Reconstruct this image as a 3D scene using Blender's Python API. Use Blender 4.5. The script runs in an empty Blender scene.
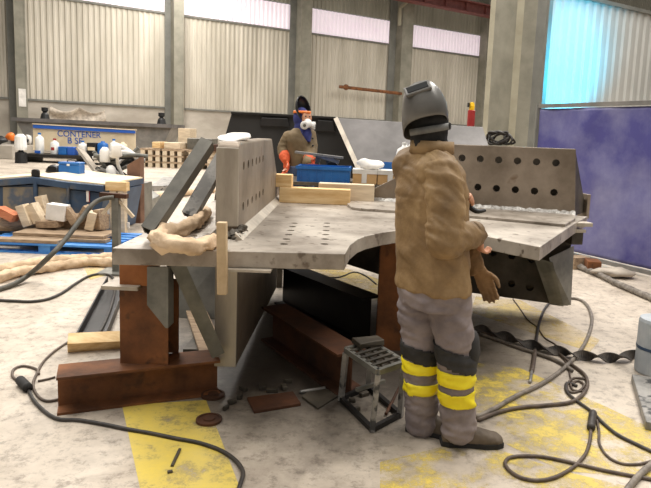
import bpy, bmesh, math, random
from mathutils import Vector, Matrix, noise, Quaternion
random.seed(7)
C = bpy.context.scene.collection
PI = math.pi
# ---------------------------------------------------------------- camera model (where the photographer stood)
F, CX, CY, PITCH, ROLL, H = 600.0, 361.8, 216.0, .131, .042, 1.53
_c, _s = math.cos(ROLL), math.sin(ROLL)
_cp, _sp = math.cos(PITCH), math.sin(PITCH)
MC = Matrix(((_c, -_s, 0), (_s, _c, 0), (0, 0, 1))) @ Matrix(((1, 0, 0), (0, -_sp, -_cp), (0, _cp, -_sp)))
MT = MC.transposed()
EYE = Vector((0, 0, H))
def ray(u, v): return MT @ Vector(((u - CX) / F, (v - CY) / F, 1.0))
def at(u, v, z=0.0):
    d = ray(u, v); return EYE + d * ((z - H) / d.z)
def aty(u, v, y):
    d = ray(u, v); return EYE + d * (y / d.y)
def onp(u, v, P, N):
    d = ray(u, v); return EYE + d * ((Vector(P) - EYE).dot(N) / d.dot(N))
cam_d = bpy.data.cameras.new('camera'); cam = bpy.data.objects.new('camera', cam_d); C.objects.link(cam)
cam_d.sensor_width = 36; cam_d.lens = F / 651 * 36
cam_d.shift_x = (325.5 - CX) / 651; cam_d.shift_y = (CY - 244) / 651
cam_d.clip_end = 200
R = MT @ Matrix(((1, 0, 0), (0, -1, 0), (0, 0, -1)))
cam.matrix_world = Matrix.Translation(EYE) @ R.to_4x4()
bpy.context.scene.camera = cam

# ---------------------------------------------------------------- materials
def lin(c):
    return tuple(((x / 255) / 12.92 if x / 255 <= .04045 else ((x / 255 + .055) / 1.055) ** 2.4) for x in c) + (1,)
def mat(name, c1, c2=None, scale=6, rough=.6, metal=0, bump=.0, bscale=None, stretch=(1, 1, 1), c3=None, lo=.35, hi=.65, spots=None, sscale=30, sthr=.62, detail=6, alpha=None, coat=0, vcols=None):
    m = bpy.data.materials.new(name); m.use_nodes = True
    nt = m.node_tree; N = nt.nodes; L = nt.links
    b = N['Principled BSDF']; b.inputs['Roughness'].default_value = rough; b.inputs['Metallic'].default_value = metal
    if coat: b.inputs['Coat Weight'].default_value = coat
    tc = N.new('ShaderNodeTexCoord'); mp = N.new('ShaderNodeMapping'); mp.inputs['Scale'].default_value = stretch
    L.new(tc.outputs['Object'], mp.inputs['Vector'])
    col = None
    if c2 is None: b.inputs['Base Color'].default_value = lin(c1)
    else:
        n = N.new('ShaderNodeTexNoise'); n.inputs['Scale'].default_value = scale; n.inputs['Detail'].default_value = detail; n.inputs['Roughness'].default_value = .62
        L.new(mp.outputs[0], n.inputs['Vector'])
        r = N.new('ShaderNodeValToRGB'); r.color_ramp.elements[0].position = lo; r.color_ramp.elements[1].position = hi
        r.color_ramp.elements[0].color = lin(c1); r.color_ramp.elements[1].color = lin(c2)
        if c3 is not None:
            e = r.color_ramp.elements.new((lo + hi) / 2); e.color = lin(c3)
        L.new(n.outputs['Fac'], r.inputs['Fac']); col = r.outputs['Color']
        if spots is not None:
            n2 = N.new('ShaderNodeTexNoise'); n2.inputs['Scale'].default_value = sscale; n2.inputs['Detail'].default_value = 4
            L.new(mp.outputs[0], n2.inputs['Vector'])
            r2 = N.new('ShaderNodeValToRGB'); r2.color_ramp.elements[0].position = sthr; r2.color_ramp.elements[1].position = sthr + .08
            L.new(n2.outputs['Fac'], r2.inputs['Fac'])
            mx = N.new('ShaderNodeMix'); mx.data_type = 'RGBA'; mx.inputs['B'].default_value = lin(spots)
            L.new(r2.outputs['Color'], mx.inputs['Factor']); L.new(col, mx.inputs['A']); col = mx.outputs['Result']
        L.new(col, b.inputs['Base Color'])
    if bump:
        n3 = N.new('ShaderNodeTexNoise'); n3.inputs['Scale'].default_value = bscale or scale * 6; n3.inputs['Detail'].default_value = 5
        L.new(mp.outputs[0], n3.inputs['Vector'])
        bp = N.new('ShaderNodeBump'); bp.inputs['Strength'].default_value = bump; bp.inputs['Distance'].default_value = .02
        L.new(n3.outputs['Fac'], bp.inputs['Height']); L.new(bp.outputs[0], b.inputs['Normal'])
    if alpha is not None: b.inputs['Alpha'].default_value = alpha
    return m
def emis(name, c, s):
    m = mat(name, c); b = m.node_tree.nodes['Principled BSDF']
    b.inputs['Emission Color'].default_value = lin(c); b.inputs['Emission Strength'].default_value = s
    return m

# ---------------------------------------------------------------- mesh builder
def basis(d, up=(0, 0, 1)):
    d = Vector(d).normalized(); u = Vector(up)
    if abs(d.dot(u.normalized())) > .97: u = Vector((1, 0, 0)) if abs(d.x) < .9 else Vector((0, 1, 0))
    x = u.cross(d).normalized(); y = d.cross(x).normalized()
    return x, y, d
class MB:
    def __init__(s): s.bm = bmesh.new()
    def poly(s, pts):
        return s.bm.faces.new([s.bm.verts.new(p) for p in pts])
    def prism(s, pts, off):
        """closed solid: the polygon pts (3D) extruded by vector off"""
        off = Vector(off); a = [s.bm.verts.new(p) for p in pts]; b = [s.bm.verts.new(Vector(p) + off) for p in pts]
        s.bm.faces.new(a); s.bm.faces.new(b[::-1]); n = len(a)
        for i in range(n): s.bm.faces.new((a[i], a[(i + 1) % n], b[(i + 1) % n], b[i]))
        return s
    def slab(s, xy, z0, z1):
        return s.prism([(p[0], p[1], z0) for p in xy], (0, 0, z1 - z0))
    def box(s, c, size, rz=0, rot=None):
        m = Matrix.Translation(c) @ (rot.to_4x4() if rot is not None else Matrix.Rotation(rz, 4, 'Z')) @ Matrix.Diagonal((size[0], size[1], size[2], 1))
        bmesh.ops.create_cube(s.bm, size=1, matrix=m); return s
    def boxb(s, lo, hi):
        return s.box([(a + b) / 2 for a, b in zip(lo, hi)], [b - a for a, b in zip(lo, hi)])
    def bar(s, a, b, w, h, up=(0, 0, 1)):
        """rectangular bar from a to b, w across, h along up"""
        a, b = Vector(a), Vector(b); x, y, d = basis(b - a, up)
        q = [a + x * w * i / 2 + y * h * j / 2 for i, j in ((-1, -1), (1, -1), (1, 1), (-1, 1))]
        return s.prism(q, b - a)
    def hbeam(s, a, b, w, h, tf=.016, tw=.012, up=(0, 0, 1)):
        a, b = Vector(a), Vector(b); x, y, d = basis(b - a, up)
        p = [(-w / 2, -h / 2), (w / 2, -h / 2), (w / 2, -h / 2 + tf), (tw / 2, -h / 2 + tf), (tw / 2, h / 2 - tf), (w / 2, h / 2 - tf), (w / 2, h / 2), (-w / 2, h / 2), (-w / 2, h / 2 - tf), (-tw / 2, h / 2 - tf), (-tw / 2, -h / 2 + tf), (-w / 2, -h / 2 + tf)]
        return s.prism([a + x * i + y * j for i, j in p], b - a)
    def channel(s, a, b, w, h, t=.01, up=(0, 0, 1)):
        """U section opening along up"""
        a, b = Vector(a), Vector(b); x, y, d = basis(b - a, up)
        p = [(-w / 2, 0), (w / 2, 0), (w / 2, h), (w / 2 - t, h), (w / 2 - t, t), (-w / 2 + t, t), (-w / 2 + t, h), (-w / 2, h)]
        return s.prism([a + x * i + y * j for i, j in p], b - a)
    def rhs(s, a, b, w, h, t=.006, up=(0, 0, 1)):
        """hollow rectangular tube, open ends"""
        a, b = Vector(a), Vector(b); x, y, d = basis(b - a, up)
        def ring(o, w, h): return [s.bm.verts.new(o + x * w * i / 2 + y * h * j / 2) for i, j in ((-1, -1), (1, -1), (1, 1), (-1, 1))]
        A, B, A2, B2 = ring(a, w, h), ring(b, w, h), ring(a, w - 2 * t, h - 2 * t), ring(b, w - 2 * t, h - 2 * t)
        f = s.bm.faces.new
        for i in range(4):
            j = (i + 1) % 4
            f((A[i], A[j], B[j], B[i])); f((A2[j], A2[i], B2[i], B2[j])); f((A[j], A[i], A2[i], A2[j])); f((B[i], B[j], B2[j], B2[i]))
        return s
    def cyl(s, a, b, r, r2=None, n=16):
        a, b = Vector(a), Vector(b); x, y, d = basis(b - a); r2 = r if r2 is None else r2
        A = [s.bm.verts.new(a + (x * math.cos(t) + y * math.sin(t)) * r) for t in [2 * PI * i / n for i in range(n)]]
        B = [s.bm.verts.new(b + (x * math.cos(t) + y * math.sin(t)) * r2) for t in [2 * PI * i / n for i in range(n)]]
        s.bm.faces.new(A[::-1]); s.bm.faces.new(B)
        for i in range(n): s.bm.faces.new((A[i], A[(i + 1) % n], B[(i + 1) % n], B[i]))
        return s
    def lathe(s, prof, o=(0, 0, 0), axis=(0, 0, 1), n=20):
        """profile [(radius, height)] spun about axis at o; closed at both ends"""
        o = Vector(o); x, y, d = basis(axis); rows = []
        for r, h in prof:
            rows.append([s.bm.verts.new(o + d * h + (x * math.cos(2 * PI * i / n) + y * math.sin(2 * PI * i / n)) * max(r, 1e-4)) for i in range(n)])
        for a, b in zip(rows, rows[1:]):
            for i in range(n): s.bm.faces.new((a[i], a[(i + 1) % n], b[(i + 1) % n], b[i]))
        s.bm.faces.new(rows[0][::-1]); s.bm.faces.new(rows[-1]); return s
    def loft(s, rings):
        """rings: lists of equal length of 3D points; capped"""
        V = [[s.bm.verts.new(p) for p in r] for r in rings]; n = len(V[0])
        for a, b in zip(V, V[1:]):
            for i in range(n): s.bm.faces.new((a[i], a[(i + 1) % n], b[(i + 1) % n], b[i]))
        s.bm.faces.new(V[0][::-1]); s.bm.faces.new(V[-1]); return s
    def tube(s, pts, r, n=8, smooth=4, wob=0):
        """round tube through pts (Catmull-Rom); r a number or one per point"""
        P = [Vector(p) for p in pts]; rr = r if isinstance(r, (list, tuple)) else [r] * len(P)
        Q, RR = [], []
        for i in range(len(P) - 1):
            p0, p1, p2, p3 = P[max(i - 1, 0)], P[i], P[i + 1], P[min(i + 2, len(P) - 1)]
            for k in range(smooth):
                t = k / smooth
                Q.append(.5 * ((2 * p1) + (p2 - p0) * t + (2 * p0 - 5 * p1 + 4 * p2 - p3) * t * t + (3 * p1 - p0 - 3 * p2 + p3) * t ** 3)); RR.append(rr[i] * (1 - t) + rr[i + 1] * t)
        Q.append(P[-1]); RR.append(rr[-1])
        rings = []; x = None
        for i, q in enumerate(Q):
            d = (Q[min(i + 1, len(Q) - 1)] - Q[max(i - 1, 0)]).normalized()
            if x is None: x, y, _ = basis(d)
            else:
                x = (x - d * x.dot(d)).normalized(); y = d.cross(x)
            k = RR[i]
            rings.append([q + (x * math.cos(2 * PI * j / n) + y * math.sin(2 * PI * j / n)) * k * (1 + (wob * noise.noise(Vector((q.x * 14 + j, q.y * 14, q.z * 14 + j * .7))) if wob else 0)) for j in range(n)])
        return s.loft(rings)
    def ball(s, c, r, n=12, rot=None):
        r = (r, r, r) if not isinstance(r, (list, tuple)) else r
        m = Matrix.Translation(c) @ (rot.to_4x4() if rot is not None else Matrix.Identity(4)) @ Matrix.Diagonal((r[0], r[1], r[2], 1))
        bmesh.ops.create_uvsphere(s.bm, u_segments=n * 2, v_segments=n, radius=1, matrix=m); return s
    def grid(s, fn, nu, nv, closed_u=False):
        V = [[s.bm.verts.new(fn(i / nu, j / nv)) for i in range(nu + (0 if closed_u else 1))] for j in range(nv + 1)]
        w = len(V[0])
        for j in range(nv):
            for i in range(nu): s.bm.faces.new((V[j][i], V[j][(i + 1) % w], V[j + 1][(i + 1) % w], V[j + 1][i]))
        return s
    def xf(s, m):
        bmesh.ops.transform(s.bm, matrix=m, verts=s.bm.verts); return s
    def warp(s, amp, sc, seed=0):
        for v in s.bm.verts:
            q = v.co * sc + Vector((seed, seed * .37, -seed))
            v.co += Vector((noise.noise(q), noise.noise(q + Vector((31, 0, 0))), noise.noise(q + Vector((0, 47, 0))))) * amp
        return s
    def build(s, name, m, parent=None, smooth=False, bevel=0, solid=0, sub=0, remesh=0, relax=0, keep=False):
        bmesh.ops.recalc_face_normals(s.bm, faces=s.bm.faces)
        me = bpy.data.meshes.new(name)
        s.bm.to_mesh(me); s.bm.free()
        o = bpy.data.objects.new(name, me); C.objects.link(o)
        if solid:
            q = o.modifiers.new('solid', 'SOLIDIFY'); q.thickness = solid; q.offset = 0
        if remesh:
            q = o.modifiers.new('remesh', 'REMESH'); q.mode = 'VOXEL'; q.voxel_size = remesh
        if relax:
            q = o.modifiers.new('relax', 'SMOOTH'); q.iterations = relax; q.factor = .5
        if sub:
            q = o.modifiers.new('sub', 'SUBSURF'); q.levels = sub; q.render_levels = sub
        if bevel:
            q = o.modifiers.new('bevel', 'BEVEL'); q.width = bevel; q.segments = 2; q.limit_method = 'ANGLE'; q.angle_limit = .6
        if o.modifiers: bake(o)
        if m: o.data.materials.clear(); o.data.materials.append(m)
        if smooth:
            for p in o.data.polygons: p.use_smooth = True
        if parent is not None:
            w = world_of(parent); o.data.transform(w.inverted()); o.parent = parent
        return o
def world_of(o):
    m = o.matrix_basis.copy()
    while o.parent: o = o.parent; m = o.matrix_basis @ m
    return m
def bake(o):
    dg = bpy.context.evaluated_depsgraph_get(); dg.update()
    me = bpy.data.meshes.new_from_object(o.evaluated_get(dg)); o.modifiers.clear()
    old = o.data; o.data = me; bpy.data.meshes.remove(old)
def drill(o, cutter):
    """cut the holes described by MB cutter out of o"""
    bmesh.ops.recalc_face_normals(cutter.bm, faces=cutter.bm.faces)
    me = bpy.data.meshes.new('cut'); cutter.bm.to_mesh(me); cutter.bm.free()
    me.transform(world_of(o.parent).inverted() if o.parent else Matrix.Identity(4))
    c = bpy.data.objects.new('cut', me); C.objects.link(c); c.parent = o.parent
    q = o.modifiers.new('b', 'BOOLEAN'); q.operation = 'DIFFERENCE'; q.solver = 'EXACT'; q.object = c
    bake(o); bpy.data.objects.remove(c); bpy.data.meshes.remove(me)
def tag(o, label, cat, group=None, kind=None):
    o['label'] = label; o['category'] = cat
    if group: o['group'] = group
    if kind: o['kind'] = kind
    return o
def thing(name, label, cat, loc=(0, 0, 0), rz=0, group=None):
    o = bpy.data.objects.new(name, None); C.objects.link(o); o.location = loc; o.rotation_euler = (0, 0, rz)
    o.empty_display_size = .1
    return tag(o, label, cat, group)
def struct(o):
    o['kind'] = 'structure'; return o
def dup(root, loc, rz=0, label=None, scale=None):
    r = root.copy(); C.objects.link(r); r.location = loc; r.rotation_euler = (0, 0, rz)
    if scale: r.scale = scale
    if label: r['label'] = label
    for ch in list(root.children):
        c = ch.copy(); C.objects.link(c); c.parent = r
        for g in ch.children:
            d = g.copy(); C.objects.link(d); d.parent = c
    return r
def limb(b, pts, rr, n=14, smooth=5):
    b.tube(pts, rr, n, smooth); b.ball(pts[0], rr[0] * .98, 8); b.ball(pts[-1], rr[-1] * .98, 8)
def ering(c, ax, ay, a, bb, n=28, p=2.3):
    out = []
    for i in range(n):
        t = 2 * PI * i / n; x, y = math.cos(t), math.sin(t)
        x = math.copysign(abs(x) ** (2 / p), x); y = math.copysign(abs(y) ** (2 / p), y)
        out.append(Vector(c) + ax * a * x + ay * bb * y)
    return out
def fold(o, amp, sc, seed=0, axis=None, along=20.0, across=5.0):
    """cloth folds: ridged noise, tight along axis and long across it"""
    ax = Vector(axis).normalized() if axis is not None else None
    for v in o.data.vertices:
        q = v.co * sc
        if ax is not None:
            t = v.co.dot(ax); q = (v.co - ax * t) * across + ax * t * along
        q = q + Vector((seed * 3.1, seed, -seed))
        q += Vector((noise.noise(v.co * 5), noise.noise(v.co * 5 + Vector((9, 0, 0))), noise.noise(v.co * 5 + Vector((0, 9, 0))))) * .8
        v.co += v.normal * amp * (1 - 2.6 * abs(noise.noise(q)))
X_, Y_ = Vector((1, 0, 0)), Vector((0, 1, 0))
M = {}
M['deck'] = mat('deck_steel', (124, 114, 102), (196, 187, 174), 2.0, .46, .3, .08, 40, c3=(168, 158, 146), spots=(112, 100, 88), sscale=14, sthr=.6)
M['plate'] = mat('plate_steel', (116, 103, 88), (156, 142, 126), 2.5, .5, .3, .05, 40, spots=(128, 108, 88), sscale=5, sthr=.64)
M['plate_edge'] = mat('cut_steel_edge', (160, 150, 136), (200, 190, 174), 5, .5, .25, .08, 30, stretch=(1, 1, .25))
M['brace'] = mat('grey_steel', (96, 96, 90), (134, 132, 124), 5, .45, .35, .05)
M['weld'] = mat('weld_bead_steel', (124, 119, 112), (190, 187, 182), 22, .4, .5, .4, 60)
M['rust'] = mat('rusty_steel', (84, 52, 30), (146, 92, 52), 3.2, .75, .15, .12, 40, spots=(84, 56, 36), sscale=7, sthr=.6)
M['rust_dark'] = mat('dark_rusty_steel', (44, 30, 22), (96, 58, 34), 3, .8, .1, .12, 40)
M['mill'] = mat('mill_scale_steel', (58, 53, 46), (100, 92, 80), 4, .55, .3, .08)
M['black_steel'] = mat('black_painted_steel', (24, 23, 22), (44, 40, 38), 3, .5, .2, .04)
M['tube_grey'] = mat('tube_steel_grey', (92, 90, 84), (124, 121, 112), 4, .42, .4, .03)
M['tube_light'] = mat('tube_steel_light', (118, 116, 112), (168, 164, 158), 6, .45, .3, .05, spots=(70, 70, 70), sscale=12, sthr=.56)
M['dark_hole'] = mat('soot', (18, 16, 15), rough=.9)
M['wood'] = mat('new_timber', (206, 166, 108), (238, 208, 158), 3, .7, 0, .12, 60, stretch=(1, 8, 8))
M['wood_light'] = mat('pale_timber', (196, 176, 148), (226, 208, 180), 3, .7, 0, .12, 60, stretch=(1, 6, 6))
M['wood_old'] = mat('old_timber', (128, 106, 84), (176, 152, 124), 4, .8, 0, .2, 60, stretch=(2, 9, 9))
M['card'] = mat('cardboard', (196, 152, 98), (214, 174, 122), 4, .8)
M['white'] = mat('white_plastic', (225, 222, 216), (238, 236, 232), 3, .5)
M['paper'] = mat('white_paper', (214, 210, 202), (240, 236, 230), 4, .8, bump=.1)
M['blue'] = mat('blue_plastic', (22, 88, 160), (36, 112, 186), 3, .4)
M['blue_paint'] = mat('blue_painted_wood', (38, 112, 196), (86, 152, 216), 5, .6, bump=.1)
M['skip_blue'] = mat('blue_painted_steel', (42, 62, 88), (64, 86, 112), 2.5, .5, .1, .05, spots=(92, 92, 92), sscale=2.4, sthr=.6)
M['skip_panel'] = mat('worn_grey_steel', (112, 110, 104), (150, 138, 116), 2, .6, .1, .05, spots=(88, 98, 112), sscale=3, sthr=.56)
M['leather'] = mat('jacket_leather', (108, 85, 56), (160, 132, 92), 4, .65, 0, .18, 40, c3=(134, 107, 71))
M['leather_far'] = mat('jacket_leather_olive', (92, 76, 52), (124, 104, 74), 5, .8, 0, .2, 26)
M['glove'] = mat('glove_leather', (104, 78, 48), (146, 112, 74), 8, .8, 0, .3, 30)
M['glove_orange'] = mat('glove_leather_orange', (190, 70, 34), (222, 98, 52), 8, .75, 0, .2, 30)
M['trouser'] = mat('work_trousers', (112, 102, 102), (150, 138, 136), 4, .85, 0, .15, 40)
M['jeans'] = mat('blue_jeans', (52, 66, 92), (82, 98, 126), 6, .85)
M['yellow'] = mat('hi_vis_tape', (236, 214, 10), (250, 232, 40), 6, .5)
M['knee'] = mat('black_fabric', (30, 30, 30), (52, 50, 48), 8, .8, 0, .2, 40)
M['boot'] = mat('boot_leather', (70, 60, 50), (108, 94, 78), 8, .7, 0, .2, 30)
M['sole'] = mat('rubber', (28, 26, 25), (44, 42, 40), 10, .8)
M['hood'] = mat('black_hood', (24, 24, 25), (44, 43, 43), 9, .85, 0, .2, 40)
M['hood_blue'] = mat('blue_hood', (30, 36, 84), (52, 58, 120), 9, .85)
M['helmet'] = mat('helmet_shell', (92, 90, 86), (112, 109, 104), 5, .32, .15)
M['helmet_black'] = mat('helmet_shell_black', (16, 16, 17), (26, 26, 28), 5, .3)
M['glass'] = mat('dark_lens', (10, 12, 12), rough=.08)
M['band'] = mat('grey_strap', (92, 92, 90), (126, 126, 122), 9, .6)
M['skin'] = mat('skin', (196, 140, 108), (214, 160, 128), 8, .55)
M['cable'] = mat('black_cable', (40, 36, 34), (66, 60, 54), 20, .55)
M['cable_grey'] = mat('grey_cable', (96, 88, 80), (140, 130, 118), 20, .55)
M['cable_brown'] = mat('dusty_cable', (70, 58, 50), (104, 90, 78), 20, .6)
M['canvas'] = mat('canvas_cloth', (190, 162, 130), (226, 200, 168), 7, .9, 0, .35, 30)
M['canvas_grey'] = mat('grey_sheet', (150, 140, 128), (196, 184, 168), 5, .8, 0, .2, 20)
M['strap'] = mat('dark_strap', (44, 40, 38), (92, 84, 76), 14, .7)
M['red'] = mat('red_paint', (138, 34, 34), (166, 48, 44), 4, .45)
M['red_brown'] = mat('red_oxide_paint', (112, 62, 58), (136, 82, 76), 4, .6)
M['signal'] = mat('signal_yellow', (240, 190, 20), rough=.4)
M['column'] = mat('column_grey', (124, 121, 108), (146, 142, 128), 1.5, .7, 0, .03)
M['column_dark'] = mat('column_dark_grey', (104, 104, 98), (122, 121, 114), 1.5, .7)
M['column_light'] = mat('column_cream', (148, 142, 122), (170, 164, 144), 1.2, .7)
M['concrete_wall'] = mat('wall_concrete', (158, 150, 138), (192, 184, 172), .35, .85, 0, .05, 6, stretch=(1, 1, 2))
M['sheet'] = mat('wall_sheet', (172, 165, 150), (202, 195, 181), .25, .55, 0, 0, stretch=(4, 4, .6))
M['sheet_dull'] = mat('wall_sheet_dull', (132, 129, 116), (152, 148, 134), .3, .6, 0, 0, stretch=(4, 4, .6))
M['sheet_white'] = mat('partition_sheet', (176, 176, 171), (190, 189, 184), .5, .5)
M['hopper_light'] = mat('bare_sheet_steel', (96, 93, 91), (128, 124, 122), 1.4, .5, .2, .04)
M['hopper_dark'] = mat('dark_primer_steel', (26, 25, 24), (42, 40, 38), 1.5, .6)
M['channel_grey'] = mat('primed_steel', (112, 110, 106), (142, 138, 132), 2, .6, .1)
M['orange'] = mat('orange_plastic', (236, 122, 40), rough=.5)
M['label_blue'] = mat('label_blue', (40, 92, 180), rough=.6)
M['cream_board'] = mat('cream_board', (222, 200, 164), (240, 222, 190), 2, .7)
M['black'] = mat('black_plastic', (22, 21, 21), rough=.5)
# ---------------------------------------------------------------- floor
def floor_mat():
    m = bpy.data.materials.new('floor_concrete'); m.use_nodes = True; nt = m.node_tree; N = nt.nodes; L = nt.links
    b = N['Principled BSDF']; b.inputs['Roughness'].default_value = .55
    tc = N.new('ShaderNodeTexCoord')
    def noise_(sc, det=8, rough=.65, dist=0):
        n = N.new('ShaderNodeTexNoise'); n.inputs['Scale'].default_value = sc; n.inputs['Detail'].default_value = det; n.inputs['Roughness'].default_value = rough; n.inputs['Distortion'].default_value = dist
        L.new(tc.outputs['Object'], n.inputs['Vector']); return n.outputs['Fac']
    def ramp(f, stops):
        r = N.new('ShaderNodeValToRGB')
        while len(r.color_ramp.elements) < len(stops): r.color_ramp.elements.new(.5)
        for e, (p, c) in zip(r.color_ramp.elements, stops): e.position = p; e.color = lin(c)
        L.new(f, r.inputs['Fac']); return r.outputs['Color']
    def mix(f, a, c, mode='MIX'):
        x = N.new('ShaderNodeMix'); x.data_type = 'RGBA'; x.blend_type = mode
        L.new(f, x.inputs['Factor']) if not isinstance(f, float) else setattr(x.inputs['Factor'], 'default_value', f)
        L.new(a, x.inputs['A'])
        if isinstance(c, tuple): x.inputs['B'].default_value = lin(c)
        else: L.new(c, x.inputs['B'])
        return x.outputs['Result']
    base = ramp(noise_(.9, 9, .7), [(.3, (148, 135, 120)), (.5, (194, 181, 164)), (.7, (220, 207, 190))])
    fine = ramp(noise_(11, 10, .8), [(.36, (96, 84, 74)), (.50, (255, 255, 255))])
    col = mix(.6, base, fine, 'MULTIPLY')
    st = ramp(noise_(2.6, 7, .7, .6), [(.55, (0, 0, 0)), (.68, (255, 255, 255))])
    sm = N.new('ShaderNodeMath'); sm.operation = 'MULTIPLY'; sm.inputs[1].default_value = .5; L.new(st, sm.inputs[0])
    col = mix(sm.outputs[0], col, (128, 114, 100))
    # stains around the job, with the shade under the deck painted in darker
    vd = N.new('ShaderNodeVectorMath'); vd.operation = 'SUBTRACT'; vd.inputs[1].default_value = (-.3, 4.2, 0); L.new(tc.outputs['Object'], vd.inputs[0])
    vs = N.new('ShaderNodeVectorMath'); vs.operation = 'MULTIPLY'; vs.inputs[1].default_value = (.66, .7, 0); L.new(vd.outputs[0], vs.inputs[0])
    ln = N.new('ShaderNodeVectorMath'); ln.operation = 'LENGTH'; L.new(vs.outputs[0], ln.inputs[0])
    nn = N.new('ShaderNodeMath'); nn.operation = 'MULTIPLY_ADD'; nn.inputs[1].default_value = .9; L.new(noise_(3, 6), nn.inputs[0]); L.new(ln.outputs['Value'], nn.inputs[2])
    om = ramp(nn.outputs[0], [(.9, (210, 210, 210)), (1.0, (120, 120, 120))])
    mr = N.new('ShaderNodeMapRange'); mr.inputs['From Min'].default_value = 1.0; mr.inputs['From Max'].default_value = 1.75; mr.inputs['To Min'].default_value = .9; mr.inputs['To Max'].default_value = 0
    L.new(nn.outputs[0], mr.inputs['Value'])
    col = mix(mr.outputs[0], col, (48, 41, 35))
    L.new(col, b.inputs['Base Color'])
    bp = N.new('ShaderNodeBump'); bp.inputs['Strength'].default_value = .12; bp.inputs['Distance'].default_value = .02; L.new(noise_(14, 8, .8), bp.inputs['Height']); L.new(bp.outputs[0], b.inputs['Normal'])
    return m
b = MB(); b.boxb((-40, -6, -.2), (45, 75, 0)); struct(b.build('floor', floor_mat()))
def paint_mat():
    m = bpy.data.materials.new('worn_yellow_paint'); m.use_nodes = True; nt = m.node_tree; N = nt.nodes; L = nt.links
    b = N['Principled BSDF']; b.inputs['Roughness'].default_value = .5
    tc = N.new('ShaderNodeTexCoord')
    n = N.new('ShaderNodeTexNoise'); n.inputs['Scale'].default_value = 2.4; n.inputs['Detail'].default_value = 14; n.inputs['Roughness'].default_value = .78; L.new(tc.outputs['Object'], n.inputs['Vector'])
    r = N.new('ShaderNodeValToRGB'); r.color_ramp.elements[0].position = .38; r.color_ramp.elements[0].color = lin((200, 180, 104)); r.color_ramp.elements[1].position = .6; r.color_ramp.elements[1].color = lin((226, 200, 88)); L.new(n.outputs['Fac'], r.inputs['Fac'])
    L.new(r.outputs['Color'], b.inputs['Base Color'])
    a = N.new('ShaderNodeMapRange'); a.inputs['From Min'].default_value = .45; a.inputs['From Max'].default_value = .58; a.inputs['To Max'].default_value = .8; L.new(n.outputs['Fac'], a.inputs['Value']); L.new(a.outputs[0], b.inputs['Alpha'])
    return m
def paint_pale():
    m = paint_mat(); m.name = 'faded_yellow_paint'
    for n in m.node_tree.nodes:
        if n.type == 'MAP_RANGE': n.inputs['From Min'].default_value = .36; n.inputs['From Max'].default_value = .62; n.inputs['To Max'].default_value = .6
        if n.type == 'VALTORGB':
            n.color_ramp.elements[0].color = lin((226, 196, 110)); n.color_ramp.elements[1].color = lin((240, 212, 120))
    return m
PM, PP = paint_mat(), paint_pale()
PL = paint_mat(); PL.name = 'yellow_line_paint'
for n in PL.node_tree.nodes:
    if n.type == 'MAP_RANGE': n.inputs['From Min'].default_value = .36; n.inputs['From Max'].default_value = .5; n.inputs['To Max'].default_value = .9
for pts, mm in (([(122, 405), (206, 400), (240, 488), (140, 488)], PL), ([(470, 362), (520, 368), (596, 402), (651, 428), (651, 480), (560, 470), (440, 412)], PM),
                ([(380, 462), (470, 440), (560, 470), (651, 492), (651, 520), (380, 520)], PM),
                ([(476, 296), (520, 300), (600, 340), (590, 352), (470, 312)], PP), ([(300, 266), (345, 268), (400, 286), (400, 302), (360, 300)], PP), ([(82, 264), (104, 262), (104, 276), (90, 280)], PP)):
    P = [at(u, v, .0015) for u, v in pts]; b = MB(); b.poly(P)
    bmesh.ops.subdivide_edges(b.bm, edges=b.bm.edges, cuts=3)
    struct(b.build('floor_marking', mm))
# ---------------------------------------------------------------- back wall of the hall
WA = .553
P0 = aty(60, 123, 33.0); P0 = Vector((P0.x, P0.y, 0)); WT = Vector((math.cos(WA), math.sin(WA), 0)); WN = Vector((math.sin(WA), -math.cos(WA), 0))
def wl(u, v, off=0):
    p = onp(u, v, P0 + WN * off, WN); return (p - P0).dot(WT), p.z
def wp(t, z, off=0): return P0 + WT * t + WN * off + Vector((0, 0, z))
Z1 = wl(128, 105.5)[1]; Z2 = wl(215, 20.3)[1]; Z3 = wl(399, 22)[1]; ZT = Z3 + 8
T0, T1 = wl(0, 100)[0] - 26, wl(640, 100)[0] + 30
def corr(name, t0, t1, z0, z1, m, pitch=.29, depth=.06, off=0.0, origin=wp, parent=None):
    b = MB(); prof = []; t = t0
    while t < t1:
        for a, d in ((0, 0), (.32, 0), (.5, 1), (.82, 1)):
            if t + a * pitch <= t1: prof.append((t + a * pitch, d * depth))
        t += pitch
    lo = [b.bm.verts.new(origin(t, z0, off + d)) for t, d in prof]; hi = [b.bm.verts.new(origin(t, z1, off + d)) for t, d in prof]
    for i in range(len(prof) - 1): b.bm.faces.new((lo[i], lo[i + 1], hi[i + 1], hi[i]))
    return b.build(name, m, parent)
def wbox(b, t0, t1, z0, z1, o0, o1):
    q = [wp(t0, z0, o0), wp(t1, z0, o0), wp(t1, z0, o1), wp(t0, z0, o1)]; return b.prism(q, (0, 0, z1 - z0))
b = MB(); wbox(b, T0, T1, 0, Z1, -.35, 0); wall = struct(b.build('wall_back', M['concrete_wall']))
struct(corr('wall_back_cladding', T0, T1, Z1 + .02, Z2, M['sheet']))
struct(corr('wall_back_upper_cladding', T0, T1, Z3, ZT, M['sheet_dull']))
b = MB(); wbox(b, T0, T1, Z1 - .05, Z1 + .05, 0, .12); wbox(b, T0, T1, Z2 - .06, Z2 + .06, .04, .12); struct(b.build('trim_1', M['column_dark']))
M['strip'] = mat('rooflight_sheet', (236, 224, 232), (246, 236, 242), .6, .5)
bb = M['strip'].node_tree.nodes['Principled BSDF']; bb.inputs['Emission Color'].default_value = lin((246, 232, 244)); bb.inputs['Emission Strength'].default_value = .25
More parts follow.
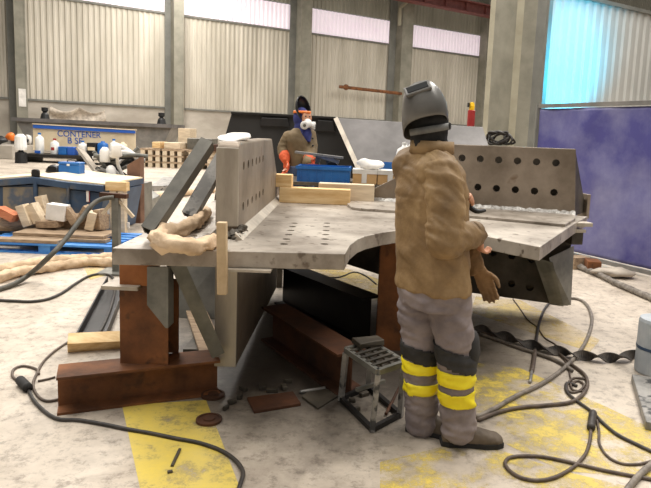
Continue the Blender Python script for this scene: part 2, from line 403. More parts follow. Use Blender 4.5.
cols = [((14.5, 26), 40), ((174, 184), 60), ((300.5, 311), 60), ((401, 412), 60), ((487, 500), 40)]
ct = []
for i, ((u0, u1), v) in enumerate(cols):
    ct.append((wl(u0, v, .9)[0], wl(u1, v, .9)[0]))
edges = [T0] + [x for c in ct for x in (c[0] + .3, c[1] - .0)] + [T1]
for i in range(0, len(edges) - 1, 2):
    if i > 8: break
    o = struct(corr('window_%d' % (i // 2 + 1), edges[i] , edges[i + 1], Z2 + .05, Z3 - .05, M['strip'], off=.0))
# columns: H sections standing in front of the cladding
for k, (t0, t1) in enumerate(ct):
    w = t1 - t0; b = MB()
    wbox(b, t0, t0 + .06, 0, ZT - 1, .1, .9); wbox(b, t1 - .06, t1, 0, ZT - 1, .1, .9); wbox(b, t0 + .06, t1 - .06, 0, ZT - 1, .82, .88)
    o = struct(b.build('steel_column', M['column']))
    if k < 4:
        b = MB(); wbox(b, t0 - .6 * (w), t0 - .003, 0, ZT - 1, .1, .16); struct(b.build('steel_column_flange', M['column_dark']))
    if k == 0:
        b = MB(); wbox(b, t0 + .1, t1 - .08, 2.35, 3.25, .905, .92); tag(b.build('notice', M['paper']), 'pale notice sheet fixed low on the leftmost wall column', 'notice')
# plastic sheet hung on the concrete wall
tA, zA = wl(48, 103); tB, zB = wl(104, 104); 
def sheetf(u, v):
    t = tA + (tB - tA) * u; z = Z1 - .25 - v * (1.35 - .25 * math.cos(u * 6)) - .28 * math.sin(PI * min(1, u * 1.9 % 1.0)) * (1 - v)
    return wp(t, z, .45 + .16 * math.sin(u * 19 + v * 3) * v + .12 * math.sin(v * 9 + u * 4))
b = MB(); b.grid(sheetf, 40, 14); tag(b.build('plastic_sheet', M['canvas_grey'], smooth=True, solid=.02), 'grey plastic sheet draped in swags on the low concrete wall', 'sheet')
# long pipe on the wall
t0, z0 = wl(341, 86.5, 1.2); t1, z1 = wl(403, 93.5, 1.2)
b = MB(); b.tube([wp(t0, z0, 1.0), wp((t0 + t1) / 2, (z0 + z1) / 2, 1.0), wp(t1, z1, 1.0)], .11, 10, 1); b.ball(wp(t0 + .5, z0, 1.0), .2); tag(b.build('wall_pipe', M['rust']), 'thin brown pipe running level across the corrugated wall', 'pipe')
# crane girder under the roof, in front of the columns
q = [onp(u, v, P0 + WN * 1.6, WN) for u, v in ((394, -1), (497, 19))]
qb = [onp(u, v, P0 + WN * 1.6, WN) for u, v in ((394, -14), (497, 9))]
g = thing('crane_girder', 'red-brown crane runway girder high between the wall columns', 'girder', (0, 0, 0))
b = MB(); hh = abs(q[0].z - qb[0].z); b.hbeam(q[0] + Vector((0, 0, hh / 2)) - WT * 2, q[1] + Vector((0, 0, hh / 2)) + WT * 2, .6, hh, .09, .06); b.build('beam', M['red_brown'], g)
for i in range(5):
    b = MB(); c_ = q[0].lerp(q[1], (i + .3) / 5) + Vector((0, 0, hh / 2)); b.box(c_, (.05, .5, hh - .18), WA); b.build('stiffener', M['red_brown'], g)
tz = wl(403, 8, 1.1)
b = MB(); b.cyl(wp(tz[0] - .2, tz[1], 1.05), wp(tz[0] + .6, tz[1] + .7, 1.05), .12); b.cyl(wp(tz[0] - .2, tz[1] - 1.2, 1.05), wp(tz[0] - .2, tz[1], 1.05), .12)
tag(b.build('bracket_strut', M['column_light']), 'cream diagonal strut high on the column behind the welder', 'strut')
# ---------------------------------------------------------------- big column right of centre
def colpt(u, v, y): p = aty(u, v, y); return Vector((p.x, p.y, 0))
D = 15.0
A = colpt(484, 120, D + .9); B_ = colpt(495, 120, D + .1); 
k = thing('hall_column', 'large pale green-grey steel column left of the blue curtain', 'column', (colpt(510, 120, D).x, D, 0)); k['kind'] = 'structure'
def strip(name, u0, u1, y0, y1, m, h=9.5):
    p, r = colpt(u0, 120, y0), colpt(u1, 120, y1); d = (r - p); n = Vector((d.y, -d.x, 0)).normalized() * -.05
    b = MB(); b.prism([p, r, r + n, p + n], (0, 0, h)); return b.build(name, m, k)
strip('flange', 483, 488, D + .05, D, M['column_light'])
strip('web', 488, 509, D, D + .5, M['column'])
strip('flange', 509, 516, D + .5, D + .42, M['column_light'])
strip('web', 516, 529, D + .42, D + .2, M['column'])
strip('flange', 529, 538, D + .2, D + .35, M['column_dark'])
# ---------------------------------------------------------------- right-hand partition of pale sheeting
PQ = aty(545, 100, 17.0); PQ.z = 0; PT, PN = WT, WN
def pl(u, v): p = onp(u, v, PQ, PN); return (p - PQ).dot(PT), p.z
def pp(t, z, off=0): return PQ + PT * t + PN * off + Vector((0, 0, z))
t0, _ = pl(545.5, 60); zt = pl(600, 2)[1]
struct(corr('wall_right', t0, t0 + 9, 0, zt, M['sheet_white'], pitch=.34, depth=.05, origin=pp))
b = MB(); b.prism([pp(t0 - .12, 0, .1), pp(t0 + .02, 0, .1), pp(t0 + .02, 0, -.1), pp(t0 - .12, 0, -.1)], (0, 0, zt + .3)); struct(b.build('trim_2', M['column_dark']))
b = MB(); b.prism([pp(t0 - .12, zt - .05, .12), pp(t0 + 9, zt - .05, .12), pp(t0 + 9, zt - .05, -.1), pp(t0 - .12, zt - .05, -.1)], (0, 0, .1)); struct(b.build('trim_3', M['column_dark']))
# ---------------------------------------------------------------- welding curtain
cA, cB = at(570, 258), at(651, 278); cd = (cB - cA).normalized(); cn = Vector((-cd.y, cd.x, 0))
# left end of the curtain
best = min((abs((aty(533, 180, 8.0 + i * .01) - cA).dot(cn)), 8.0 + i * .01) for i in range(150))[1]
cL = aty(533, 180, best); cL.z = 0; cR = cB + cd * 2.6
zt = aty(535, 106, cL.y).z
ang = math.atan2(cd.y, cd.x)
k = thing('welding_curtain', 'tall violet-blue welding curtain in a grey tube frame at right', 'curtain', cL)
LN = (cR - cL).length
M['curtain'] = mat('curtain_vinyl', (80, 78, 140), (152, 152, 184), 1.0, .4, 0, .05, 4, lo=.40, hi=.74)
def cf(u, v):
    s = u * LN; return cL + cd * s + Vector((0, 0, .1 + v * (zt - .14))) + cn * (.035 * noise.noise(Vector((s * 1.7, v * 2.2, 3))) + .012 * noise.noise(Vector((s * 6, v * 5, 1))))
b = MB(); b.grid(cf, 90, 40); b.build('sheet', M['curtain'], k, smooth=True, solid=.004)
b = MB(); b.bar(cL + Vector((0, 0, zt)), cR + Vector((0, 0, zt)), .05, .05); b.bar(cL + Vector((0, 0, .06)), cR + Vector((0, 0, .06)), .05, .05); b.build('rail', M['channel_grey'], k)
for q in (cL, cR):
    b = MB(); b.bar(q, q + Vector((0, 0, zt + .02)), .06, .06); b.build('post', M['column_dark'], k)
# arc light thrown by welding behind the curtain
def light(name, typ, loc, target, energy, color, size=None, size_y=None, **kw):
    d = bpy.data.lights.new(name, typ); d.energy = energy; d.color = color
    if size: d.size = size
    if size_y: d.shape = 'RECTANGLE'; d.size_y = size_y
    for a, v_ in kw.items(): setattr(d, a, v_)
    o = bpy.data.objects.new(name, d); C.objects.link(o); o.location = loc
    o.rotation_euler = (Vector(target) - Vector(loc)).to_track_quat('-Z', 'Y').to_euler(); return o
tgt = pp(pl(560, 62)[0], pl(560, 62)[1]); src = tgt + PN * 1.55 + PT * .1 + Vector((0, 0, -.5))
light('arc_flash', 'SPOT', src, tgt, 640, (.0, .58, .95), spot_size=2.3, spot_blend=.75, shadow_soft_size=.05)

# ---------------------------------------------------------------- the welded steel assembly
T, TH = .93, .085
def dk(u, v): p = at(u, v, T); return (p.x, p.y)
W = thing('steel_assembly', 'big bare steel weldment with perforated upright plates in the middle of the floor', 'steelwork', (0, 4.2, 0))
FL, FR = dk(112, 248), dk(345, 254)
cut = [dk(345, 254), dk(350, 245), dk(358, 239), dk(366, 236), dk(382, 232.5), dk(400, 230), dk(440, 229), dk(466, 231), dk(480, 235), dk(540, 247)]
BLx = -1.30
outline = [FL] + cut + [dk(574, 224), (1.95, 5.15), (.8, 5.6), (-.06, 5.75), (-.82, 5.75), (BLx, 5.75)]
b = MB(); b.slab(outline, T - TH, T)
deck = b.build('deck_plate', M['deck'], W, bevel=.004)
cb = MB(); rA, rB = (Vector(dk(284, 244)), Vector(dk(294.4, 223.2))), (Vector(dk(324.5, 244)), Vector(dk(327, 223.2)))
for a, e in (rA, rB):
    for i in range(6):
        p = a.lerp(e, i / 5); cb.cyl((p.x, p.y, T - .2), (p.x, p.y, T + .1), .024, n=14)
for i in range(6):
    p = Vector(dk(190, 240)).lerp(Vector(dk(205, 222)), i / 5); cb.cyl((p.x, p.y, T - .2), (p.x, p.y, T + .1), .024, n=14)
for i in range(6):
    p = Vector(dk(487, 219)).lerp(Vector(dk(556, 224.5)), i / 5); cb.cyl((p.x, p.y, T - .2), (p.x, p.y, T + .1), .026, n=14)
drill(deck, cb)
# left upright plate, a thick web that passes through the deck
XR = lambda y: -.706 - .031 * (y - 3.4)
def side(pts, x_off=0): return [(XR(y) + x_off, y, z) for y, z in pts]
b = MB(); b.prism(side([(3.4, T), (3.4, 1.445), (3.43, 1.473), (4.9, 1.485), (5.62, T)]), (-.125, 0, 0))
web = b.build('upright_web', M['plate'], W, bevel=.012)
cb = MB()
def plane_left(u, v):
    y = 3.4
    for _ in range(30):
        p = aty(u, v, y)
        # solve for y where x == XR(y)
        f = p.x - XR(y); h = 1e-3; f2 = aty(u, v, y + h).x - XR(y + h); y -= f / ((f2 - f) / h)
    return aty(u, v, y)
for (u0, v0, u1, v1) in ((243.9, 165.7, 263, 158.7), (243.2, 206.3, 263, 192.3)):
    a, e = plane_left(u0, v0), plane_left(u1, v1)
    for i in range(6):
        p = a.lerp(e, i / 5); cb.cyl((p.x - .3, p.y, p.z), (p.x + .1, p.y, p.z), .027, n=16)
drill(web, cb)
b = MB(); b.prism(side([(3.4, T - TH - .001), (3.4, .15), (5.5, .09), (5.5, T - TH - .001)]), (-.125, 0, 0)); b.build('lower_web', M['plate'], W, bevel=.008)
b = MB()
for yy in (3.4,):
    b.boxb((XR(3.4) - .128, 3.385, T + .06), (XR(3.4) + .002, 3.4, 1.44))
b.build('web_end_face', M['plate_edge'], W, bevel=.006)
b = MB(); b.boxb((XR(3.4) - .127, 3.388, .152), (XR(3.4) + .001, 3.4, T - TH - .02)); b.build('web_end_face', M['plate_edge'], W, bevel=.004)
b = MB(); b.prism([(XR(3.3), 3.3, T), (XR(3.3) + .045, 3.3, T), (XR(3.3), 3.3, T + .04)], (XR(5.6) - XR(3.3), 2.3, 0)); b.build('weld_bead', M['plate_edge'], W)
b = MB(); b.prism([(XR(3.3) - .125, 3.38, T), (XR(3.3) - .17, 3.38, T), (XR(3.3) - .125, 3.38, T + .045)], (XR(5.6) - XR(3.3), 2.2, 0)); b.build('weld_bead', M['weld'], W)
# lip strip under the front edge
p = at(230, 268, T - TH); b = MB(); b.box((p.x + .08, p.y + .1, T - TH - .008), (.25, .24, .012), .03); b.build('backing_strip', M['plate_edge'], W)
# right upright perforated plate and its continuation below the deck
Q0, Q1 = at(450, 208, T), at(575, 217, T); qd = Vector((Q1.x - Q0.x, Q1.y - Q0.y, 0)).normalized(); qn = Vector((qd.y, -qd.x, 0))   # qn towards the viewer
def rp_(u, v, off=0): return onp(u, v, Q0 + qn * off, qn)
top = [rp_(576, 149), rp_(451, 144.2)]; low = [rp_(349, 204.5)]
pts = [rp_(575, 217), top[0], top[1], rp_(395, 178), Vector((low[0].x, low[0].y, T))]
pts[0].z = T
b = MB(); b.prism(pts, qn * -.10); rpl = b.build('perforated_plate', M['plate'], W, bevel=.006)
ed_ = qd
cb = MB()
for (u0, v0, u1, v1) in ((462, 158, 556, 163), (459.5, 185.9, 554, 192.5)):
    a, e = rp_(u0, v0), rp_(u1, v1)
    for i in range(-1, 6):
        p = a + (e - a) * (i / 5); cb.cyl(p + qn * .1, p - qn * .3, .031, n=16)
drill(rpl, cb)
b = MB(); b.prism([pts[0] - qn * .20 - ed_ * .03, pts[1] - qn * .20 - ed_ * .03, pts[2] - qn * .20, pts[3] - qn * .20, pts[4] - qn * .20], qn * -.02); b.build('rear_plate', M['mill'], W)
b = MB(); ed = (pts[1] - pts[0]); b.prism([pts[2] + qn * .0 - ed * .012, pts[3], pts[3] + Vector((0, 0, .012)), pts[2] + Vector((0, 0, .0))], qn * -.1)
b.free if False else None
b.build('taper_edge', M['plate_edge'], W)
_l = rp_(346, 250); lo = [Vector((pts[0].x, pts[0].y, T - TH - .001)), Vector((_l.x, _l.y, T - TH - .001)), rp_(346, 264), rp_(402, 282), rp_(440, 289), rp_(491, 295.5), rp_(568, 306)]
lo[0] = Vector((rp_(570, 250).x, rp_(570, 250).y, T - TH - .001))
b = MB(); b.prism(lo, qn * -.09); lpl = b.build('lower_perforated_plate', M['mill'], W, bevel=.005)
cb = MB()
for (u0, v0, u1, v1) in ((492.8, 252.7, 531.4, 259.5), (511.5, 283.7, 529.8, 287.7)):
    a, e = rp_(u0, v0), rp_(u1, v1); n = 3 if u0 < 500 else 2
    for i in range(n):
        p = a.lerp(e, i / (n - 1)); cb.cyl(p + qn * .1, p - qn * .3, .031, n=16)
drill(lpl, cb)
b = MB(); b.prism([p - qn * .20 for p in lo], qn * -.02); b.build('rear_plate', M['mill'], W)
# gusset under the flange, right end plate, weld along the upright
g0 = [rp_(538, 263, .5), rp_(541, 262.5, .5), rp_(559, 305, .06), rp_(551, 304, .06)]
b = MB(); b.prism([rp_(534, 258, .35), rp_(549, 262, .35), rp_(560, 306, .02), rp_(550, 304.5, .02)], qd * .03); b.build('gusset', M['brace'], W)
b = MB(); b.prism([rp_(549, 258, .35), rp_(574, 246, .0), rp_(571, 305, .0), rp_(560, 306, .02)], -qn * .02); b.build('end_plate', M['brace'], W)
b = MB(); a, e = Vector((low[0].x, low[0].y, T)), pts[0]; n = 80
def bead(i): 
    p = a.lerp(e, i / n); w_ = .05 + .02 * noise.noise(Vector((i * .7, 1, 0))); return p, w_
rings = []
for i in range(n + 1):
    p, w_ = bead(i); rings.append([p, p + qn * w_, p + qn * w_ * .4 + Vector((0, 0, w_ * .5)), p + Vector((0, 0, w_))])
b.loft(rings); b.build('weld_bead', M['weld'], W)
# doubler plate welded on the deck in front of the upright
dp = [dk(347, 206), dk(351, 209.5), dk(362, 211), dk(395, 213), dk(470, 218), dk(565, 227), dk(575, 221)]
b = MB(); b.slab([(p[0], p[1]) for p in dp] + [((pts[0].x + qn.x * .01), pts[0].y + qn.y * .01), (a.x + .05, a.y - .03)], T, T + .022); b.build('doubler_plate', M['deck'], W, bevel=.004)
# triangular back stiffener and offcut brackets at the right end
s0 = pts[1] - qn * .1; s1 = Vector((pts[0].x, pts[0].y, T)) - qn * .1
b = MB(); b.prism([s0 - qd * .03, s1 - qd * .03, s1 - qn * .42 + qd * .10], qd * .03); b.build('back_stiffener', M['mill'], W)
b = MB(); p = at(583, 212, T); b.box((p.x, p.y, T + .06), (.03, .16, .22), .2); b.build('bracket', M['plate'], W, bevel=.003)
b = MB(); p = at(582, 222, T); b.box((p.x - .03, p.y + .02, T - .02), (.22, .1, .03), .2); b.box((p.x - .06, p.y, T - .07), (.16, .1, .025), .3); b.build('bracket', M['plate_edge'], W, bevel=.003)
b = MB(); p = at(574, 232, T - .1); b.box((p.x + .0, p.y, T - TH - .06), (.1, .12, .1), .2); b.build('bracket', M['mill'], W, bevel=.003)
# diagonal brace, gusset and strongback at the left front
a, e = Vector((-.985, 3.12, T - TH - .01)), aty(215, 352, 3.36)
b = MB(); x = (e - a).normalized(); b.bar(a, e, .016, .095, (.3, -1, .2)); b.bar(a + Vector((.03, -.045, 0)), e + Vector((.03, -.045, 0)), .075, .014, (.3, -1, .2)); b.build('diagonal_brace', M['brace'], W)
gy = 3.02
gp = [aty(147, 267, gy), aty(165.5, 267, gy), aty(165.5, 328, gy), aty(147, 305, gy)]
b = MB(); b.prism(gp, (0, .02, 0)); b.prism([gp[1], gp[2], gp[2] + Vector((.014, 0, 0)), gp[1] + Vector((.014, 0, 0))], (0, .09, 0)); b.build('gusset', M['brace'], W)
sb0, sb1 = aty(222, 222, 2.93), aty(222.5, 294, 2.93)
b = MB(); b.bar(sb0, sb1, .047, .045, (0, 1, 0)); b.build('strongback', mat('pale_bar', (178, 152, 116), (208, 184, 148), 6, .7), W, bevel=.004)
b = MB(); p = at(232, 240, T); 
for i in range(9): b.ball((p.x + random.uniform(-.05, .09), p.y + random.uniform(.02, .3), T + random.uniform(0, .05)), (.03, .04, .02), 6)
b.warp(.015, 30); b.build('weld_slag', M['mill'], W)
# ---------------------------------------------------------------- supports
def fl(u, v): return at(u, v, 0)
a, e = fl(57, 416), fl(220, 395); a2 = Vector((a.x, a.y, 0)); d = (e - a).normalized(); nrm = Vector((-d.y, d.x, 0)) * .10
b = MB(); b.hbeam(a + nrm + Vector((0, 0, .105)), e + nrm + Vector((0, 0, .105)), .2, .21, .014, .01)
tag(b.build('steel_beam', M['rust']), 'rusty H-beam lying on the floor under the front left of the steelwork', 'beam')
pl_ = thing('support_post', 'rusty box post standing on the floor beam under the left front of the steelwork', 'post', (-1.18, 3.3, .21))
x0, x1 = at(118, 365, .21), at(168, 365, .21)
b = MB(); b.hbeam(((x0.x + x1.x) / 2, x0.y + .13, .2105), ((x0.x + x1.x) / 2, x0.y + .13, .66), abs(x1.x - x0.x), .2, .014, .012, up=(0, 1, 0)); b.build('column', M['rust'], pl_)
zz = aty(120, 302, x0.y).z
b = MB(); b.boxb((x0.x, x0.y + .03, .66), (x0.x + .17, x0.y + .2, T - TH - .001)); b.build('packer', mat('orange_rust', (134, 80, 42), (176, 112, 62), 5, .8), pl_, bevel=.004)
b = MB(); b.box((x0.x + .02, x0.y + .08, .655), (.2, .2, .02)); b.build('shim', M['plate_edge'], pl_)
r0 = at(374, 346, 0); r1 = at(405, 350, 0)
b = MB(); cx = (r0.x + r1.x) / 2 + .01; b.hbeam((cx, 4.3, 0), (cx, 4.3, T - TH - .001), .22, .2, .016, .014, up=(0, 1, 0))
tag(b.build('support_post', M['rust']), 'rusty H-section post on the floor under the deck behind the step stool', 'post')
def floor_beam(u0, v0, u1, v1, w, h, m, label, z=0, kind='h', topz=0):
    a, e = at(u0, v0, topz), at(u1, v1, topz); a.z = e.z = 0; b = MB()
    if kind == 'h': b.hbeam(a + Vector((0, 0, z + h / 2)), e + Vector((0, 0, z + h / 2)), w, h, .016, .012)
    elif kind == 'u': b.channel(a + Vector((0, 0, z)), e + Vector((0, 0, z)), w, h, .01)
    return tag(b.build('steel_channel' if kind == 'u' else 'steel_beam', m), label, 'beam')
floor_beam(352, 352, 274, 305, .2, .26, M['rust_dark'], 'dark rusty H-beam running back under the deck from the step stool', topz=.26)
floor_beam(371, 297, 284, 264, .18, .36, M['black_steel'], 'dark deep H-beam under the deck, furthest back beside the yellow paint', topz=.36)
floor_beam(90, 345, 118, 283, .2, .07, M['black_steel'], 'steel channel lying open side up on the floor left of the rusty post', 0, 'u')
# ---------------------------------------------------------------- things on and around the job
def one(b, name, m, label, cat, group=None, **kw):
    return tag(b.build(name, m, **kw), label, cat, group)
# two tubes leaning on the left upright
b = MB(); a = at(149, 241, T) + Vector((0, 0, .05)); e = Vector((-.915, 3.52, 1.455)); b.rhs(a, e, .075, .085, .008, (0, -1, .4)); 
one(b, 'steel_tube', M['tube_grey'], 'long dark grey square tube leaning from the deck corner up to the left upright', 'tube')
b = MB(); a = at(189, 223, T) + Vector((0, 0, .045)); e = Vector((-.935, 4.1, 1.40)); b.rhs(a, e, .09, .07, .008, (0, -1, .4)); 
one(b, 'steel_tube', M['tube_light'], 'shorter pale worn tube leaning on the left upright behind the dark tube', 'tube')
# canvas roll
b = MB(); pts = [at(u, v, T + r_ * .98) for u, v, r_ in ((217, 240, .03), (200, 246, .04), (180, 246, .05), (163, 243, .05), (158, 237, .045), (168, 231, .045), (184, 227, .045), (198, 220, .04), (206, 213, .035), (203, 209, .03))]
b.tube(pts, [.03, .036, .042, .044, .04, .04, .038, .036, .033, .026], 16, 8, .8); one(b, 'canvas_roll', M['canvas'], 'beige canvas rolled into a loop on the deck at the foot of the tubes', 'cloth', smooth=True)
b = MB(); p = Vector((-.80, 3.72, 1.495)); b.ball(p, (.085, .24, .022), 12, Matrix.Rotation(.1, 3, 'X')); b.warp(.012, 9); one(b, 'folded_cloth', M['paper'], 'pale folded cloth lying on top of the left upright plate', 'cloth', smooth=True)
# timbers and boxes along the back of the deck
def bx(name, m, u0, u1, v0, v1, y, dp, label, cat, group=None, bevel=.004, rz=0):
    p0, p1 = aty(u0, v1, y), aty(u1, v1, y); top_ = aty(u0, v0, y).z
    z0 = (p0.z + p1.z) / 2; b = MB(); b.box(((p0.x + p1.x) / 2, y + dp / 2, (z0 + top_ - .006) / 2 ), (p1.x - p0.x, dp, top_ - z0), rz); return one(b, name, m, label, cat, group, bevel=bevel)
def beam_on(u0, u1, y, z0, hgt, dp, m, label, name='timber', rz=.0, group=None):
    a, e = at(u0, 200, z0), at(u1, 200, z0); x0, x1 = aty(u0, 200, y).x, aty(u1, 200, y).x
    b = MB(); b.box(((x0 + x1) / 2, y + dp / 2, z0 + hgt / 2), (x1 - x0, dp, hgt), rz); return one(b, name, m, label, 'timber', group, bevel=.006)
beam_on(279, 350, 5.22, T, .135, .14, M['wood'], 'thick yellow timber lying across the back of the deck')
beam_on(318, 374, 5.42, T, .17, .13, M['wood_light'], 'paler timber lying on the deck just behind the thick yellow one')
beam_on(262, 291, 5.225, T + .136, .11, .13, M['wood'], 'short timber block on the left end of the thick yellow timber', 'timber_block')
# steel table behind the deck
TB = thing('work_table', 'low steel work table right behind the deck carrying boxes and a machine', 'table', (.15, 6.25, 0))
TZ = 1.07
b = MB(); b.boxb((-.85, 5.83, TZ - .03), (1.15, 6.62, TZ)); b.build('tabletop', M['mill'], TB)
for x in (-.8, 1.1):
    for y in (5.88, 6.57):
        b = MB(); b.boxb((x - .03, y - .03, 0), (x + .03, y + .03, TZ - .03)); b.build('leg', M['mill'], TB)
def tbox(name, m, u0, u1, y, hgt, dp, label, cat, z=TZ, rz=0, group=None):
    x0, x1 = aty(u0, 170, y).x, aty(u1, 170, y).x; t = thing(name, label, cat, ((x0 + x1) / 2, y + dp / 2, z), rz, group)
    return t, (x1 - x0), dp, hgt
def lbuild(t, b, name, m, **kw):      # local coordinates of thing t
    b.xf(world_of(t)); return b.build(name, m, t, **kw)
t, w_, d_, h_ = tbox('plastic_crate', None, 297, 350, 5.9, .155, .34, 'bright blue plastic crate on the table behind the timbers', 'crate')
b = MB()
b.boxb((-w_ / 2, -d_ / 2, 0), (w_ / 2, d_ / 2, .01)); b.boxb((-w_ / 2, -d_ / 2, .01), (w_ / 2, -d_ / 2 + .012, h_)); b.boxb((-w_ / 2, d_ / 2 - .012, .01), (w_ / 2, d_ / 2, h_)); b.boxb((-w_ / 2, -d_ / 2 + .012, .01), (-w_ / 2 + .012, d_ / 2 - .012, h_)); b.boxb((w_ / 2 - .012, -d_ / 2 + .012, .01), (w_ / 2, d_ / 2 - .012, h_))
lbuild(t, b, 'body', M['blue'])
for q_ in ((-d_ / 2 - .012, -d_ / 2 - .001), (d_ / 2 + .001, d_ / 2 + .012)):
    b = MB(); b.boxb((-w_ / 2 - .012, q_[0], h_ - .03), (w_ / 2 + .012, q_[1], h_)); lbuild(t, b, 'rim', M['blue'])
for k in range(7):
    b = MB(); b.boxb((-w_ / 2 + .03 + k * (w_ - .07) / 6, -d_ / 2 - .008, .01), (-w_ / 2 + .04 + k * (w_ - .07) / 6, -d_ / 2 - .0005, h_ - .035)); lbuild(t, b, 'rib', M['blue'])
for u0, u1, lab in ((353, 377, 'left cardboard box with white top beside the blue crate'), (378, 404, 'right cardboard box with white top nearest the plastic jug')):
    t, w_, d_, h_ = tbox('cardboard_box', None, u0, u1, 5.9, .13, .28, lab, 'box')
    b = MB(); b.boxb((-w_ / 2, -d_ / 2, 0), (w_ / 2, d_ / 2, h_)); lbuild(t, b, 'body', M['card'], bevel=.003)
    b = MB(); b.boxb((-w_ / 2 - .003, -d_ / 2 - .003, h_ - .03), (w_ / 2 + .003, d_ / 2 + .003, h_ + .012)); lbuild(t, b, 'lid', M['paper'])
    b = MB(); b.boxb((-.03, -d_ / 2 - .004, .01), (.02, -d_ / 2 - .0035, h_ - .03)); lbuild(t, b, 'tape', M['paper'])
b = MB(); p = aty(371, 166, 6.05); b.ball((p.x, 6.05, TZ + .19), (.14, .12, .05), 10); b.warp(.035, 8); one(b, 'plastic_bag', M['paper'], 'crumpled white plastic bag lying on the left cardboard box', 'bag', smooth=True)
t, w_, d_, h_ = tbox('plastic_tray', None, 373, 405, 6.3, .09, .25, 'blue plastic tray propped behind the cardboard boxes', 'tray', TZ + .11)
b = MB(); b.boxb((-w_ / 2, -d_ / 2, 0), (w_ / 2, d_ / 2, .012))
for q in ((-w_ / 2, -d_ / 2, w_ / 2, -d_ / 2 + .01), (-w_ / 2, d_ / 2 - .01, w_ / 2, d_ / 2), (-w_ / 2, -d_ / 2, -w_ / 2 + .01, d_ / 2), (w_ / 2 - .01, -d_ / 2, w_ / 2, d_ / 2)): b.boxb((q[0], q[1], .01), (q[2], q[3], h_))
lbuild(t, b, 'body', M['blue'])
b = MB(); b.boxb((-w_ / 2 - .02, -d_ / 2 - .01, -.11), (w_ / 2 + .02, d_ / 2 + .01, -.001)); b.xf(world_of(t)); one(b, 'steel_block', M['mill'], 'dark steel block under the blue plastic tray', 'block')
# white jug
p = aty(404, 158, 6.42); t = thing('plastic_jug', 'white plastic jug with screw cap beside the head of the welder in front', 'jug', (p.x, 6.42, TZ))
b = MB(); b.box((0, 0, .08), (.24, .24, .16)); b.xf(world_of(t)); one(b, 'wooden_block', M['wood_old'], 'wooden block under the white plastic jug', 'block', bevel=.004); t.location.z = TZ + .16
b = MB(); b.loft([ering((0, 0, z), X_, Y_, a, c, 24, 3.2) for z, a, c in ((0, .078, .055), (.01, .085, .06), (.15, .085, .06), (.19, .07, .05), (.215, .03, .03), (.235, .024, .024))]); lbuild(t, b, 'body', M['white'], smooth=True)
b = MB(); b.lathe([(0, .236), (.028, .236), (.028, .262), (0, .264)], n=18); lbuild(t, b, 'cap', M['white'])
b = MB(); b.tube([(.03, 0, .21), (.07, 0, .235), (.088, 0, .20), (.084, 0, .15)], .012, 8, 4); lbuild(t, b, 'handle', M['white'], smooth=True)
b = MB(); b.boxb((-.05, -.0625, .04), (.05, -.061, .12)); lbuild(t, b, 'label', mat('label_print', (60, 60, 64), (210, 208, 204), 40, .6, lo=.45, hi=.5))
# grey machine in front of the man behind
p = aty(316, 168, 6.3); t = thing('saw_stand', 'grey metal profile machine on the table in front of the man with orange gloves', 'machine', (p.x, 6.3, TZ))
b = MB(); b.boxb((-.10, -.10, 0), (.22, .12, .03)); lbuild(t, b, 'base', M['black_steel'])
b = MB(); b.bar((-.22, 0, .275), (.28, 0, .235), .14, .022); b.bar((.0, 0, .25), (.24, 0, .19), .1, .035); lbuild(t, b, 'table', M['tube_light'])
b = MB(); b.bar((.0, 0, .03), (.02, 0, .25), .05, .05, (0, 1, 0)); b.bar((.18, .02, .03), (.1, .02, .24), .04, .04, (0, 1, 0)); lbuild(t, b, 'support', M['tube_grey'])
b = MB(); b.cyl((.17, -.03, .11), (.17, .05, .11), .075, n=24); lbuild(t, b, 'motor', M['black_steel'])
b = MB(); b.boxb((-.09, -.05, .05), (.03, .06, .16)); b.cyl((-.12, 0, .12), (.06, 0, .12), .035); lbuild(t, b, 'housing', M['red'], bevel=.008)
# coil of cable over the right upright
b = MB(); c0 = rp_(499, 147, -.05); pts = []
cr = random.Random(2)
for i in range(64):
    q = i / 63 * 2 * PI * 6.2; k_ = .055 + .035 * cr.random(); tl = .5 * math.sin(i * .23)
    pts.append(c0 + qd * (k_ * 1.2 * math.cos(q) + .035 * math.sin(i * .4)) + Vector((0, 0, .072 + .052 * math.sin(q + tl) + .012 * cr.random())) + qn * (.035 * math.sin(i * .9)))
b.tube(pts, .010, 6, 3); one(b, 'cable_coil', M['cable'], 'tangled coil of black cable on the top edge of the right perforated plate', 'cable', smooth=True)
# ---------------------------------------------------------------- step stool
F0, L0, R0 = at(372, 432), at(341, 401), at(400, 417); B0 = L0 + R0 - F0; SZ = .325
Ft, Lt, Rt = at(378, 372, SZ), at(346, 350, SZ), at(404, 363, SZ); Bt = Lt + Rt - Ft
S = thing('step_stool', 'low grey metal step stool with a barred top beside the left leg of the welder', 'stool', (F0 + B0 + L0 + R0) / 4)
for q, k_ in ((F0, Ft), (L0, Lt), (R0, Rt), (B0, Bt)):
    b = MB(); b.rhs(q + Vector((0, 0, .004)), k_ - Vector((0, 0, .014)), .028, .028, .004, (k_ - (F0 + B0) / 2)); b.build('leg', M['tube_light'], S)
b = MB()
for q, k_ in ((F0, L0), (F0, R0), (L0, B0), (B0, R0)): b.bar(q + Vector((0, 0, .016)), k_ + Vector((0, 0, .016)), .026, .026)
b.build('floor_rail', M['black_steel'], S)
b = MB()
for q, k_ in ((Ft, Lt), (Ft, Rt), (Lt, Bt), (Bt, Rt)): b.bar(q, k_, .026, .03)
b.build('top_frame', M['brace'], S)
for i in range(1, 6):
    b = MB(); q, k_ = Ft.lerp(Lt, i / 6), Rt.lerp(Bt, i / 6); b.bar(q + Vector((0, 0, .014)), k_ + Vector((0, 0, .014)), .022, .008); b.build('slat', M['mill'], S)
